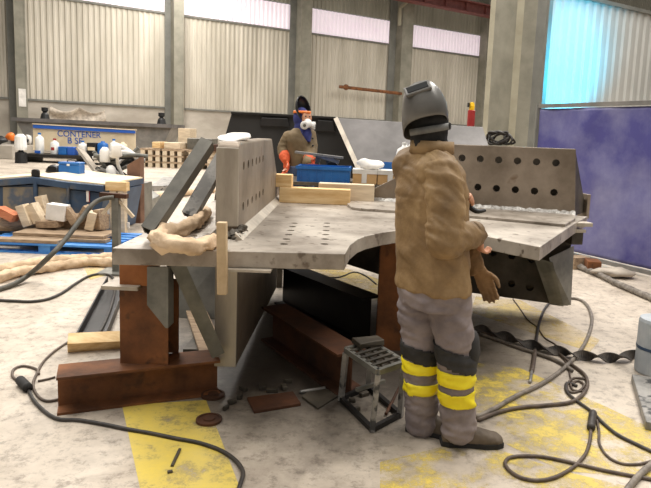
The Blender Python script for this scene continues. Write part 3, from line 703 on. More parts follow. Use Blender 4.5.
for i in (1, 2):
    b = MB(); q, k_ = Ft.lerp(Rt, i / 3), Lt.lerp(Bt, i / 3); b.bar(q + Vector((0, 0, .004)), k_ + Vector((0, 0, .004)), .02, .01); b.build('cross_bar', M['mill'], S)
b = MB(); b.bar((F0 + L0) / 2 + Vector((0, 0, .15)), (R0 + B0) / 2 + Vector((0, 0, .13)), .02, .02); b.build('stretcher', M['brace'], S)
b = MB(); c_ = (Bt * 2 + Lt) / 3; b.box(c_ + Vector((.03, -.03, .034)), (.16, .11, .03), .4); b.warp(.012, 14); one(b, 'work_rag', M['mill'], 'dark rag lying on the back corner of the step stool', 'cloth', bevel=.004)
b = MB(); b.tube([at(386, 414, .012), at(392, 402, .03), at(398, 390, .06), at(404, 382, .10)], .009, 8, 3); one(b, 'bent_rod', M['rust_dark'], 'bent dark rod leaning under the step stool', 'rod')
# ---------------------------------------------------------------- small things on the floor
b = MB(); a, e = at(68, 343, .062), at(127, 340, .05); b.bar(a, e, .095, .095, (.45, -.5, 1)); one(b, 'timber_block', M['wood'], 'short sawn timber block on the floor left of the rusty support post', 'timber', bevel=.003)
for (u, v, r_, lab) in ((209, 421, .068, 'round rusty disc on the floor nearest the yellow line'), (213, 396, .068, 'round rusty disc on the floor against the end of the rusty beam')):
    p = at(u, v); b = MB(); b.lathe([(0, .0), (r_, .0), (r_, .014), (r_ * .82, .016), (r_ * .8, .010), (.03, .010), (.028, .018), (0, .018)], (p.x, p.y, .001), n=28); one(b, 'steel_disc', M['rust_dark'], lab, 'disc')
b = MB(); P4 = [at(247, 400), at(254, 414), at(301, 406), at(293, 394)]; b.prism(P4, (0, 0, .018)); one(b, 'plate_offcut', M['rust_dark'], 'dark rectangular plate offcut on the floor in front of the beams', 'offcut', bevel=.003)
b = MB(); P4 = [at(302, 398), at(316, 386), at(340, 396), at(318, 410)]; b.prism(P4, (0, 0, .012)); one(b, 'plate_offcut', M['mill'], 'pointed plate offcut on the floor left of the step stool', 'offcut')
b = MB(); a, e = at(300, 392, .012), at(325, 388, .012); b.cyl(a, e, .011); one(b, 'steel_bolt', M['tube_light'], 'bright bolt shank on the floor under the deck', 'bolt')
rs_ = random.Random(3)
for i, (u, v, w_) in enumerate(((232, 404, .05), (240, 398, .06), (226, 410, .04), (262, 388, .08), (284, 389, .06), (288, 383, .05), (272, 392, .07), (243, 391, .05), (356, 412, .05), (364, 396, .06), (352, 402, .04))):
    p = at(u, v); b = MB(); b.box((p.x, p.y, .014), (w_, w_ * .5, .024), rs_.uniform(0, 3), ); b.warp(.006, 40, i); q = one(b, 'steel_scrap', M['mill'], 'dark lump of steel scrap lying on the floor under the front of the steelwork', 'scrap', 'steel scraps under the job', bevel=.003)
b = MB(); b.bar(at(172, 466, .006), at(180, 449, .006), .012, .010); one(b, 'steel_wedge', M['mill'], 'narrow dark steel sliver lying on the yellow line', 'offcut')
b = MB(); p = at(170, 473, .0); b.box((p.x, p.y, .006), (.022, .014, .01), .5); one(b, 'steel_chip', M['mill'], 'tiny dark steel chip at the front of the yellow line', 'offcut')
b = MB(); P4 = [at(183, 352), at(205, 352), at(215, 338), at(196, 336)]; b.prism(P4, (0, 0, .02)); one(b, 'plate_offcut', M['mill'], 'dark plate offcut on the floor between the rusty post and diagonal brace', 'offcut')
b = MB(); a, e = at(212, 352, .06), at(186, 285, .04); b.bar(a, e, .16, .02); one(b, 'pale_plank', M['wood_old'], 'worn grey plank on the floor behind the diagonal brace', 'plank')
b = MB(); p, q = aty(172, 300, 4.75), aty(216, 300, 4.75); b.prism([(p.x, 4.75, .002), (q.x, 4.75, .002), (q.x, 4.9, .46), (p.x, 4.9, .40)], (0, .02, 0)); one(b, 'steel_sheet', M['tube_grey'], 'grey steel sheet standing on edge in the shade behind the diagonal brace', 'sheet')
# black block put in to deepen the dark under the deck
b = MB(); b.box((-.62, 5.5, .2), (.14, .34, .4), .2); one(b, 'dark_filler', M['black_steel'], 'black filler block added for darkness far back under the left half of the deck', 'block', bevel=.01)
# right edge: steel base with drum
b = MB(); a, e = at(631, 381), at(645, 430); dd = (e - a).normalized(); sd = Vector((-dd.y, dd.x, 0)); b.prism([a, e, e + sd * .5, a + sd * .5], (0, 0, .05)); one(b, 'floor_plate', M['tube_light'], 'flat grey steel base plate on the floor at the right picture edge', 'base', bevel=.006)
c_ = a + sd * .16 + dd * .10; t = thing('steel_drum', 'grey-blue drum with a dark band standing on the grey base plate', 'drum', (c_.x, c_.y, .051))
c_ = Vector((at(655, 372).x, at(655, 372).y, 0)); t.location = (c_.x + .0, c_.y, .0)
b = MB(); b.lathe([(0, 0), (.13, 0), (.135, .01), (.135, .36), (.128, .38), (0, .38)], n=28); lbuild(t, b, 'body', mat('drum_paint', (150, 158, 166), (186, 190, 192), 3, .5), smooth=False)
b = MB(); b.lathe([(.128, .17), (.1375, .17), (.1375, .19), (.128, .19)], n=28); lbuild(t, b, 'band', M['skip_blue'])
# ---------------------------------------------------------------- cables and hoses
def cable(name, pts, r, m, label, cat='cable', n=8, wob=0, par=None, smooth=4):
    P_ = []
    for p in pts:
        z = p[2] if len(p) > 2 else r
        P_.append(at(p[0], p[1], z))
    b = MB(); b.tube(P_, r, n, smooth, wob)
    if par is not None: return b.build(name, m, par, smooth=True)
    return one(b, name, m, label, cat, smooth=True)
t = thing('torch_hose', 'black hose with a torch end lying on the floor below the lower perforated plate', 'hose', at(540, 340))
cable('hose', [(551, 301), (544, 310), (539, 324), (536.5, 338), (535, 352)], .012, M['cable'], '', par=t)
cable('torch_handle', [(535, 351, .014), (533.5, 362, .014), (532, 371, .014)], .016, M['cable_brown'], '', par=t)
cable('nozzle', [(532, 370, .012), (530, 382, .012)], .010, M['tube_light'], '', par=t)
cable('welding_cable', [(566, 298), (578, 299), (587, 305), (592, 318), (589, 334), (580, 351), (564, 368), (543, 383), (516, 396), (494, 409), (477, 417)], .014, M['cable_grey'], 'grey welding cable curving from the plate corner down to the boot of the welder')
cable('welding_cable', [(478, 420), (499, 412), (520, 407.5), (548, 405), (571, 402), (583, 394), (587.5, 384), (584, 374), (571, 364), (556, 352), (535, 346), (514, 339), (482, 333)], .012, M['cable_brown'], 'brown welding cable looping back beside the twisted strap')
cable('earth_wire', [(513, 299), (521, 310), (528, 320), (537, 327), (545, 338), (556, 345), (561, 355), (568, 366), (571, 379), (577, 386)], .006, M['cable_brown'], 'thin brown wire winding across the floor past the twisted strap')
cable('extension_lead', [(577, 386), (567, 383), (567, 392), (577, 401), (592, 412), (604, 424), (618, 435), (636, 444), (655, 453)], .010, M['cable'], 'dark lead running from the small coil to the lower right corner')
cable('cable_coil', [(585, 379), (574, 378), (567, 385), (570, 392), (579, 391), (584, 385), (578, 381), (571, 384), (573, 390), (582, 391)], .008, M['cable_brown'], 'small knotted coil of brown cable on the floor at the right')
t = thing('plug_lead', 'brown lead in a long loop on the yellow paint ending in a plug', 'cable', at(560, 460))
cable('lead', [(591, 428), (590, 440), (586, 453), (577, 464), (566, 472), (553, 478), (538, 480.5), (522, 478), (510, 471), (505, 463), (512, 457), (536, 456), (560, 460), (577, 464), (596, 468.5), (612, 472), (655, 480)], .009, M['cable_brown'], '', par=t)
cable('plug', [(591, 428, .022), (592, 420, .022), (593, 413, .022)], [.018, .026, .022] and .022, M['cable'], '', par=t, n=12)
cable('thin_lead', [(597, 420), (599, 432), (599, 442), (603, 451), (611, 459), (624, 464), (640, 464), (655, 460)], .007, M['cable_brown'], 'thin lead curling from the plug towards the right edge')
cable('pale_hose', [(656, 461), (645, 470), (634, 481), (624, 494)], .016, M['cable_grey'], 'thick pale hose across the lower right corner')
cable('air_hose', [(480, 334), (500, 341), (515, 346.5), (535, 353), (550, 358), (563, 364), (572, 371)], .014, M['cable_grey'], 'straight grey hose lying along the near side of the twisted strap')
cable('wrapped_hose', [(566, 262), (580, 267), (600, 275), (614, 282), (628, 288), (656, 300)], .035, mat('sleeved_hose', (92, 84, 76), (150, 142, 132), 18, .8), 'wrapped grey hose along the floor below the blue curtain', 'hose', 10, .5)
# twisted strap
b = MB(); P_ = [Vector(at(u, v, .03)) for u, v in ((474, 328), (500, 335), (530, 345), (560, 352), (590, 357.5), (618, 359), (640, 354), (656, 348))]
n = 120; L_ = []
for i in range(n + 1):
    s_ = i / n * (len(P_) - 1); k_ = min(int(s_), len(P_) - 2); p = P_[k_].lerp(P_[k_ + 1], s_ - k_); d_ = (P_[k_ + 1] - P_[k_]).normalized(); x, y, _ = basis(d_); t_ = i * .21
    w_ = (x * math.cos(t_) + y * math.sin(t_)) * .038; th = (y * math.cos(t_) - x * math.sin(t_)) * .004; p.z = .036
    L_.append([p - w_ - th, p + w_ - th, p + w_ + th, p - w_ + th])
b.loft(L_); one(b, 'twisted_strap', M['strap'], 'dark flat strap twisted along the floor behind the welder to the right edge', 'strap')
# left floor leads
t = thing('extension_lead', 'dark lead with a round plug looping over the floor in front of the rusty beam', 'cable', at(60, 400))
cable('lead', [(70, 341), (56, 350), (44, 361), (37, 373), (33, 385), (38, 396), (47, 401), (60, 399)], .008, M['cable_brown'], '', par=t)
cable('lead', [(55, 377), (48, 379), (38, 381)], .007, M['cable_brown'], '', par=t)
cable('lead', [(24, 384), (13, 377), (14, 369), (24, 366), (36, 369), (39, 374)], .008, M['cable_brown'], '', par=t)
cable('lead', [(27, 387), (36, 403), (55, 418), (78, 420), (103, 424), (127, 429), (150, 433), (174, 438), (200, 443), (222, 451), (236, 461), (243, 472), (240, 485), (236, 495)], .010, M['cable'], '', par=t)
cable('plug', [(20, 380, .028), (24, 384, .028), (28, 388, .028)], .027, M['sole'], '', par=t, n=12)
cable('black_hose', [(-6, 300), (15, 301), (32, 301.5), (48, 299), (62, 293), (75, 284), (88, 276.5), (100, 274), (111, 276), (115, 285), (113, 300), (107, 318), (99, 334)], .013, M['cable'], 'black hose curving over the floor to the left corner of the steelwork', 'hose')
y0 = 6.1
P_ = [at(-6, 291, .02), at(14, 284, .03), at(30, 274, .08)] + [aty(u, v, yy) for u, v, yy in ((48, 258, 5.4), (65, 240, 5.6), (80, 220, 5.85), (92, 205, 6.0), (102, 199, 6.1), (114, 197.5, 6.15))]
b = MB(); b.tube(P_, .024, 10, 4); one(b, 'thick_hose', mat('hose_rubber', (62, 60, 52), (92, 88, 78), 9, .6), 'thick dark hose arching from the floor at left up to the trestle top', 'hose', smooth=True)
for i, (pts, lab) in enumerate((([(-6, 279), (20, 272), (45, 268), (70, 264), (95, 262), (116, 263)], 'beige sleeved hose lying nearest the camera in front of the blue pallet'), ([(-6, 270), (20, 266), (50, 261), (80, 259), (114, 257)], 'beige sleeved hose lying closest to the blue pallet'))):
    P_ = [at(u, v, .05) for u, v in pts]; b = MB(); b.tube(P_, .05, 12, 8, .7); one(b, 'sleeved_hose', M['canvas'], lab, 'hose', smooth=True)
b = MB(); b.tube([at(314, 272, .007), at(326, 277, .007), at(340, 277, .007), at(354, 272, .007), at(366, 276, .007), at(376, 284, .007)], .008, 6, 3); one(b, 'floor_wire', M['cable'], 'black wire on the yellow paint seen under the deck', 'cable', smooth=True)
# rubble and packing under the curtain
for i, (u, v, w_, m, lab) in enumerate(((577, 268, .25, 'wood_old', 'timber packing block on the floor at the left end of the blue curtain'), (592, 272, .22, 'rust', 'rusty block on the floor under the blue curtain'),)):
    p = at(u, v); b = MB(); b.box((p.x, p.y, .075), (w_, .16, .15), .4 + i); one(b, 'packing_block', M[m], lab, 'block', bevel=.006)
b = MB(); p = at(612, 277); b.ball((p.x, p.y, .06), (.28, .13, .06), 8); b.warp(.05, 6); one(b, 'crumpled_sheet', M['canvas_grey'], 'crumpled grey sheet on the floor against the blue curtain', 'sheet', smooth=True)
# ---------------------------------------------------------------- left middle ground
def quad_on(b, pts, y, dp): return b.prism([aty(u, v, y) for u, v in pts], (0, dp, 0))
# skip
SK = thing('waste_skip', 'blue steel skip with worn grey panels and a white number at left', 'skip', (-4.0, 8.6, 0))
ys = 8.0; rim = [(-40, 182), (0, 179.4), (34, 176.8), (67, 181.7), (104, 185.5)]; R3 = [aty(u, v, ys) for u, v in rim]
pr = [Vector((p.x, p.y, 0)) for p in (R3[0], R3[-1])]
b = MB(); bt = aty(96, 220, ys); b.prism([Vector((p.x, p.y, p.z - .10)) for p in R3] + [Vector((bt.x, ys, .02)), Vector((R3[0].x, ys, .02))], (0, 1.4, 0)); b.build('body', M['skip_blue'], SK, bevel=.01)
b = MB(); ring = []
for p in R3: ring.append([p + Vector((0, -.04, -.09)), p + Vector((0, -.04, 0)), p + Vector((0, 1.46, 0)), p + Vector((0, 1.46, -.09))])
b.loft(ring); b.build('rim', M['skip_blue'], SK, bevel=.008)
b = MB(); ring = []
for p in R3: ring.append([p + Vector((0, .03, .001)), p + Vector((0, .03, .02)), p + Vector((0, 1.4, .02)), p + Vector((0, 1.4, .001))])
b.loft(ring); b.build('cover_sheet', M['cream_board'], SK)
for u0, u1 in ((3, 33), (37, 66)):
    b = MB(); quad_on(b, [(u0, 187), (u1, 187), (u1, 216), (u0, 216)], ys - .012, .01); b.build('side_panel', M['skip_panel'], SK)
b = MB(); quad_on(b, [(33.2, 181), (36.5, 181), (36.5, 222), (33.2, 222)], ys - .05, .048); b.build('side_rib', M['skip_blue'], SK)
b = MB(); quad_on(b, [(66.5, 185), (69, 185), (68, 222), (65.5, 222)], ys - .05, .048); b.build('side_rib', M['skip_blue'], SK)
b = MB(); p = aty(35, 178, ys); b.loft([ering((p.x, ys + .02, p.z + z), X_, Y_, a, .03, 16, 3) for z, a in ((.02, .05), (.05, .055), (.10, .05), (.115, .03))]); b.build('latch', M['black'], SK)
def text(s, loc, size, m, par, rz=0, ext=.004):
    cu = bpy.data.curves.new('lettering', 'FONT'); cu.body = s; cu.size = size; cu.extrude = ext; cu.align_x = 'CENTER'; cu.align_y = 'CENTER'
    o = bpy.data.objects.new('lettering', cu); C.objects.link(o); dg = bpy.context.evaluated_depsgraph_get(); dg.update()
    me = bpy.data.meshes.new_from_object(o.evaluated_get(dg)); bpy.data.objects.remove(o)
    me.transform(Matrix.Translation(loc) @ Matrix.Rotation(rz, 4, 'Z') @ Matrix.Rotation(PI / 2, 4, 'X')); me.transform(world_of(par).inverted())
    o = bpy.data.objects.new('lettering', me); C.objects.link(o); me.materials.append(m); o.parent = par; return o
p = aty(88, 194, ys - .01); text('1', (p.x + .008, p.y - .006, p.z - .008), .34, M['red'], SK); text('1', (p.x, p.y - .012, p.z), .34, M['white'], SK)
p = aty(72, 176, 8.9); pz = R3[3].z + .022
t = thing('tool_box', 'small bright blue tool box standing on the covered skip', 'box', (p.x, 8.9, pz - .0))
sl = thing('welding_mask', 'black welding mask lying beside the blue tool box on the skip', 'mask', (aty(55, 172, 8.9).x, 8.9, pz + .02))
b = MB(); b.boxb((-.15, -.1, .012), (.15, .1, .15)); lbuild(t, b, 'body', M['blue'], bevel=.01)
b = MB(); b.boxb((-.155, -.105, .151), (.155, .105, .19)); lbuild(t, b, 'lid', M['blue'], bevel=.012)
b = MB(); b.tube([(-.06, 0, .19), (-.05, 0, .215), (.05, 0, .215), (.06, 0, .19)], .008, 8, 3); lbuild(t, b, 'handle', M['black'], smooth=True)
b = MB(); b.boxb((-.02, -.112, .135), (.02, -.1055, .165)); lbuild(t, b, 'catch', M['white'])
b = MB(); b.grid(lambda u, v: Vector((.13 * math.cos(2 * PI * u) * math.sin(v * PI / 2), .10 * math.sin(2 * PI * u) * math.sin(v * PI / 2), .12 * math.cos(v * PI / 2))), 24, 8, True); lbuild(sl, b, 'shell', M['helmet_black'], smooth=True, solid=.006)
b = MB(); b.box((0, -.085, .07), (.11, .03, .05)); lbuild(sl, b, 'lens', M['glass'], bevel=.004)
# blue pallet with old timber on it
def pallet(name, x0, x1, y0, dp, z0, m, label, cat, tag_group=None, mb=None):
    t = thing(name, label, cat, ((x0 + x1) / 2, y0 + dp / 2, z0), 0, tag_group); w_ = x1 - x0
    for x in (-w_ / 2 + .05, 0, w_ / 2 - .05):
        for y in (-dp / 2 + .06, 0, dp / 2 - .06):
            b = MB(); b.boxb((x - .07 if abs(x) < .01 else x - .05, y - .05, .022), (x + .07 if abs(x) < .01 else x + .05, y + .05, .1)); lbuild(t, b, 'block', m)
    for y in (-dp / 2 + .06, 0, dp / 2 - .06):
        b = MB(); b.boxb((-w_ / 2, y - .05, 0), (w_ / 2, y + .05, .021)); lbuild(t, b, 'bottom_board', m)
    for k in range(6):
        y = -dp / 2 + .05 + k * (dp - .1) / 5; b = MB(); b.boxb((-w_ / 2, y - .055, .101), (w_ / 2, y + .055, .124)); lbuild(t, b, 'deck_board', mb or m)
    return t
PA = pallet('blue_pallet', aty(-24, 255, 6.95).x, aty(112, 251, 6.95).x, 6.95, .98, 0, M['blue_paint'], 'blue painted pallet on the floor at left under the scrap timber', 'pallet')
rq = random.Random(11)
for i, (u0, u1, v, y, zz, lab) in enumerate(((-20, 60, 240, 7.02, .125, 'front left old plank on the blue pallet'), (14, 108, 240, 7.2, .125, 'front right old plank on the blue pallet'), (-20, 112, 236, 7.75, .125, 'long old plank further back on the blue pallet'), (16, 106, 236, 7.24, .166, 'upper old plank lying on the front right plank'))):
    x0, x1 = aty(u0, 240, y).x, aty(u1, 240, y).x; b = MB(); b.boxb((x0, y - .07, zz), (x1, y + (.38 if i == 3 else .08), zz + .04)); one(b, 'old_plank', M['wood_old'], lab, 'plank', bevel=.004)
offs = [(26, 217, 8, 22, -.35, 'wood_light'), (36, 213, 9, 20, -.5, 'wood_light'), (44, 208, 7, 26, -.25, 'wood_light'), (58, 212, 18, 16, .1, 'paper'), (71, 216, 7, 18, -.6, 'wood_old'), (8, 214, 20, 8, .4, 'orange_wood'), (92, 222, 8, 18, .25, 'wood_light'), (101, 219, 7, 20, -.1, 'wood_old'), (14, 224, 22, 7, .05, 'wood_old'), (84, 214, 6, 18, .5, 'wood_old'), (50, 224, 24, 7, -.1, 'wood_old')]
M['orange_wood'] = mat('red_timber', (176, 98, 62), (206, 132, 92), 4, .8, 0, .1, 50, stretch=(1, 6, 6))
wh = ['grey-white offcut, leftmost of the tilted pair', 'grey-white offcut, right one of the tilted pair', 'narrow upright offcut with pale end', 'broad whitish offcut', 'thin dark slat beside the broad offcut', 'reddish board at the left end of the heap', 'pale short offcut at the right end of the heap', 'upright grey slat at the right end of the heap', 'flat grey slat at lower left', 'leaning dark slat right of middle', 'flat grey slat at the middle']
for (u, v, w_, h_, ro, mk), lab in zip(offs, wh):
    y = 7.55 + rq.uniform(-.05, .05) + (0.25 if v < 212 else 0); p = aty(u, v, y); b = MB(); q = Matrix.Rotation(ro, 3, 'Y') @ Matrix.Rotation(rq.uniform(-.3, .3), 3, 'Z')
    zmin = .215 + (abs(h_ * math.cos(ro)) + abs(w_ * math.sin(ro))) / 2 * 7.6 / 600
    b.box((p.x, y, max(p.z, zmin) if v > 216 else p.z), (w_ / 79, .16, h_ / 79), 0, q); one(b, 'timber_offcut', M[mk], lab + ' on the blue pallet', 'timber', bevel=.005)
b = MB(); b.boxb((aty(-12, 220, 7.9).x, 7.62, .166), (aty(108, 220, 7.9).x, 7.95, .36)); b.warp(.02, 6); one(b, 'timber_bundle', M['wood_old'], 'rough old timber bundle under the offcuts on the blue pallet', 'timber', bevel=.01)
# trestle with yellow timber, brown plate, pipes
tx = aty(116, 200, 6.2); t = thing('steel_trestle', 'small steel trestle post with a crossbar holding the thick hose', 'stand', (tx.x, 6.2, 0))
b = MB(); b.bar((0, 0, .0), (0, 0, .80), .07, .07, (0, 1, 0)); lbuild(t, b, 'post', M['brace'])
b = MB(); b.bar((-.16, 0, .825), (.12, 0, .815), .07, .045); lbuild(t, b, 'crossbar', M['rust_dark'])
b = MB(); b.boxb((-.16, -.16, 0), (.16, .16, .02)); lbuild(t, b, 'foot_plate', M['brace'])
b = MB(); b.bar((.02, 0, .78), (.18, 0, .60), .03, .03); b.bar((-.02, 0, .78), (-.14, 0, .62), .03, .03); lbuild(t, b, 'brace', M['wood_light'])
yb = 8.06
t = thing('timber_stand', 'stand with pale legs under a yellow timber left of the brown plate', 'stand', (aty(115, 225, yb).x, yb, 0))
x0, x1 = aty(107, 186, yb).x - t.location.x, aty(128, 186, yb).x - t.location.x; zt_ = aty(115, 181.5, yb).z; zb_ = aty(115, 190.5, yb).z
b = MB(); b.boxb((x0, -.06, zb_), (x1, .06, zt_)); lbuild(t, b, 'beam', M['wood'], bevel=.006)
for x in (x0 + .05, x1 - .12):
    b = MB(); b.boxb((x, -.05, 0), (x + .09, .05, zb_ - .001)); lbuild(t, b, 'leg', M['wood_light'], bevel=.004)
b = MB(); b.boxb((x0 + .02, -.045, .36), (x1 - .05, -.02, .44)); b.boxb((x0, .02, .16), (x1, .045, .24)); lbuild(t, b, 'rail', M['paper'])
b = MB(); yb2 = 9.55; q = [aty(u, v, yb2) for u, v in ((127, 165), (140, 157), (140.5, 212), (126.5, 216))]; q[2].z = .0; q[3].z = 0.0; b.prism(q, (.03, .10, 0)); one(b, 'steel_plate', mat('brown_plate', (104, 74, 56), (134, 100, 80), 3, .7, .1), 'brown rusty plate standing upright left of the steelwork', 'plate', bevel=.005)
# heap of pipes and cans
b = MB(); b.boxb((aty(100, 190, 9.6).x, 9.55, 0), (aty(137, 190, 9.6).x, 10.3, .62)); one(b, 'scrap_bin', M['tube_grey'], 'low grey steel bin under the heap of pipes left of the brown plate', 'bin', bevel=.01)
pq = random.Random(5); zb = .625
for i in range(24):
    u, v = pq.uniform(101, 133), pq.uniform(152, 178); yy = pq.uniform(9.6, 10.2); c_ = aty(u, v, yy); d_ = Vector((pq.uniform(-1, 1), pq.uniform(-.4, .4), pq.uniform(-.3, 1))).normalized() * pq.uniform(.12, .3)
    c_.z = max(c_.z, .65 + abs(d_.z)); b = MB(); b.tube([c_ - d_, c_ + Vector((pq.uniform(-.05, .05), 0, .04)), c_ + d_], pq.uniform(.022, .045), 10, 3); one(b, 'pipe_offcut', M[('tube_light', 'paper', 'black', 'brace')[i % 4]], 'bent pipe or rod in the tangled heap left of the brown plate', 'pipe', 'pipes heaped in the grey bin')
for u, v, m, lab in ((107, 152, 'white', 'white can at the left of the pipe heap'), (118, 147, 'paper', 'white crumpled bag on top of the pipe heap'), (113, 170, 'white', 'white bucket in the pipe heap')):
    p = aty(u, v, 9.7); b = MB(); b.lathe([(0, 0), (.075, 0), (.08, .02), (.08, .17), (.06, .21), (.03, .24), (0, .24)], (p.x, 9.62, max(p.z - .16, .63)), n=20); 
    if m == 'paper': b.warp(.05, 9)
    one(b, 'white_can' if m != 'paper' else 'plastic_bag', M[m], lab, 'can' if m != 'paper' else 'bag', smooth=True)
b = MB(); a, e = aty(80, 149, 10.1), aty(103, 180, 9.75); b.bar(a, e, .16, .04, (1, -.2, .6)); one(b, 'leaning_plank', M['canvas_grey'], 'pale plank sloping down to the right between the skip and pipe heap', 'plank')
# bits further back between skip and steelwork
b = MB(); P4 = [at(150, 191), at(163, 181), at(188, 180), at(180, 190)]; b.prism(P4, (0, 0, .12)); one(b, 'steel_sheet', M['tube_light'], 'flat grey steel sheet lying on the floor beyond the leaning tubes', 'sheet')
b = MB(); b.tube([at(u, v, .07) for u, v in ((136, 191), (152, 196), (172, 195), (192, 192), (214, 190))], .07, 10, 5, .6); one(b, 'canvas_hose', M['canvas'], 'beige canvas hose on the floor beyond the leaning tubes', 'hose', smooth=True)
b = MB(); P4 = [at(140, 203), at(150, 200), at(160, 208), at(152, 213)]; b.prism(P4, (0, 0, .25)); one(b, 'steel_block', M['brace'], 'grey steel block on the floor right of the brown plate', 'block', bevel=.01)
for u0, u1, v0, v1, y, m, nm, lab in ((187, 212, 138, 148, 24.7, 'tube_grey', 'box_section', 'dark-ended grey box section on the far timber pallets'), (178, 190, 128, 144, 25.6, 'wood_light', 'wooden_post', 'short pale wooden post standing among the far pallets'), (196, 216, 148, 153, 23.5, 'rust_dark', 'steel_bar', 'dark bar lying in front of the far grey box section'), (152, 160, 146, 152, 24.0, 'wood', 'wooden_crate', 'orange-brown crate on the far pallets'), (164, 180, 146, 152, 24.0, 'wood_light', 'wooden_crate', 'pale crate on the far pallets right of the orange one')):
    p0, p1 = aty(u0, v1, y), aty(u1, v1, y); zt2 = aty(u0, v0, y).z; 
    zlo = .74 if nm in ('wooden_crate', 'box_section', 'steel_bar') else 0
    b = MB(); b.boxb((p0.x, y, zlo), (p1.x, y + 1.0, max(zt2, zlo + .25))); one(b, nm, M[m], lab, 'crate' if 'crate' in nm else 'steel' if 'wood' not in nm else 'post', bevel=.02)
for k, (u0, u1) in enumerate(((138, 162), (160, 184), (186, 214))):
    p0, p1 = aty(u0, 155, 23.6), aty(u1, 155, 23.6); t = None
    for j in range(3):
        pallet_z = j * .245
        tt = thing('timber_pallet', ('left', 'middle', 'right')[k] + ' far pallet stack beyond the skip, ' + ('bottom', 'middle', 'top')[j] + ' pallet', 'pallet', ((p0.x + p1.x) / 2, 24.3, pallet_z), 0, 'far pallet stacks')
        w_ = (p1.x - p0.x) * .96
        b = MB(); b.boxb((-w_ / 2, -.7, .17), (w_ / 2, .9, .24)); lbuild(tt, b, 'deck', M['wood_old'])
        for q in (-w_ / 2 + .08, -.08, w_ / 2 - .24):
            b = MB(); b.boxb((q, -.7, 0), (q + .16, .9, .169)); lbuild(tt, b, 'bearer', M['wood_light'])
# ---------------------------------------------------------------- far left: long trough and notice bench
b = MB(); yc = 27.0; q = [aty(u, v, yc) for u, v in ((16, 121), (171, 128), (158, 141), (32, 150))]; zc = q[3].z; b.prism([q[0], q[1], Vector((q[2].x, q[2].y, .35)), Vector((q[3].x, q[3].y, .35))], (0, 1.6, 0))
t = thing('steel_trough', 'long grey steel trough with sloping ends along the far left wall', 'trough', ((q[0].x + q[1].x) / 2, yc, 0)); b.build('body', M['channel_grey'], t)
b = MB(); qq = [q[0] + Vector((-.1, -.2, 0)), q[1] + Vector((.1, -.2, 0)), q[1] + Vector((.1, -.2, .16)), q[0] + Vector((-.1, -.2, .16))]; b.prism(qq, (0, 1.9, 0)); b.build('rim', M['hopper_light'], t)
for xx in (.2, .5, .8):
    p = q[3].lerp(q[2], xx); b = MB(); b.boxb((p.x - .2, yc + .2, 0), (p.x + .2, yc + 1.4, .35)); b.build('foot', M['black_steel'], t)
for u, v, lab in ((38, 117, 'small dark valve on the left end of the far trough'), (157, 121, 'black fitting on the right end of the far trough')):
    p = aty(u, v + 4, yc); b = MB(); b.lathe([(0, 0), (.2, 0), (.16, .2), (.08, .3), (.14, .36), (.14, .5), (0, .52)], (p.x, yc + .6, q[0].z + .16 + (q[1].z - q[0].z) * ((p.x - q[0].x) / (q[1].x - q[0].x)) ), n=14); one(b, 'pipe_fitting', M['black'], lab, 'fitting')
yn = 24.0
NB = thing('notice_bench', 'far bench with a lettered cream board under a blue strip', 'bench', (aty(85, 150, yn).x, yn, 0))
def bpt(u, v, dy=0): return aty(u, v, yn + dy)
def face(b, pts, dp, dy=0): return b.prism([bpt(u, v, dy) for u, v in pts], (0, dp, 0))
b = MB(); face(b, [(33, 125), (135, 131), (135, 153), (33, 150)], .1, .9); b.build('board', M['cream_board'], NB)
b = MB(); face(b, [(33, 124.5), (135, 130.5), (135, 133.5), (33, 128)], .06, .8); b.build('blue_strip', M['label_blue'], NB)
b = MB(); face(b, [(32, 123.3), (136, 129.6), (136, 130.4), (32, 124.2)], .12, .78); b.build('top_rail', M['cream_board'], NB)
zs = bpt(60, 154.5).z; xl, xr = bpt(26, 154).x, bpt(136, 154).x
b = MB(); b.boxb((xl, yn - .5, zs - .12), (xr, yn + 1.0, zs)); b.build('shelf', M['black_steel'], NB)
for x in (xl + .1, (xl + xr) / 2, xr - .2):
    b = MB(); b.boxb((x, yn - .4, 0), (x + .1, yn + .9, zs - .121)); b.build('leg', M['black_steel'], NB)
p = bpt(79, 134.5, .88); sl_ = math.atan2(-(bpt(100, 136).z - bpt(60, 133.6).z), 1)
text('CONTENER', (p.x, p.y, p.z), .34, M['label_blue'], NB); p = bpt(75, 141, .88); text('B SE', (p.x, p.y, p.z), .36, M['label_blue'], NB)
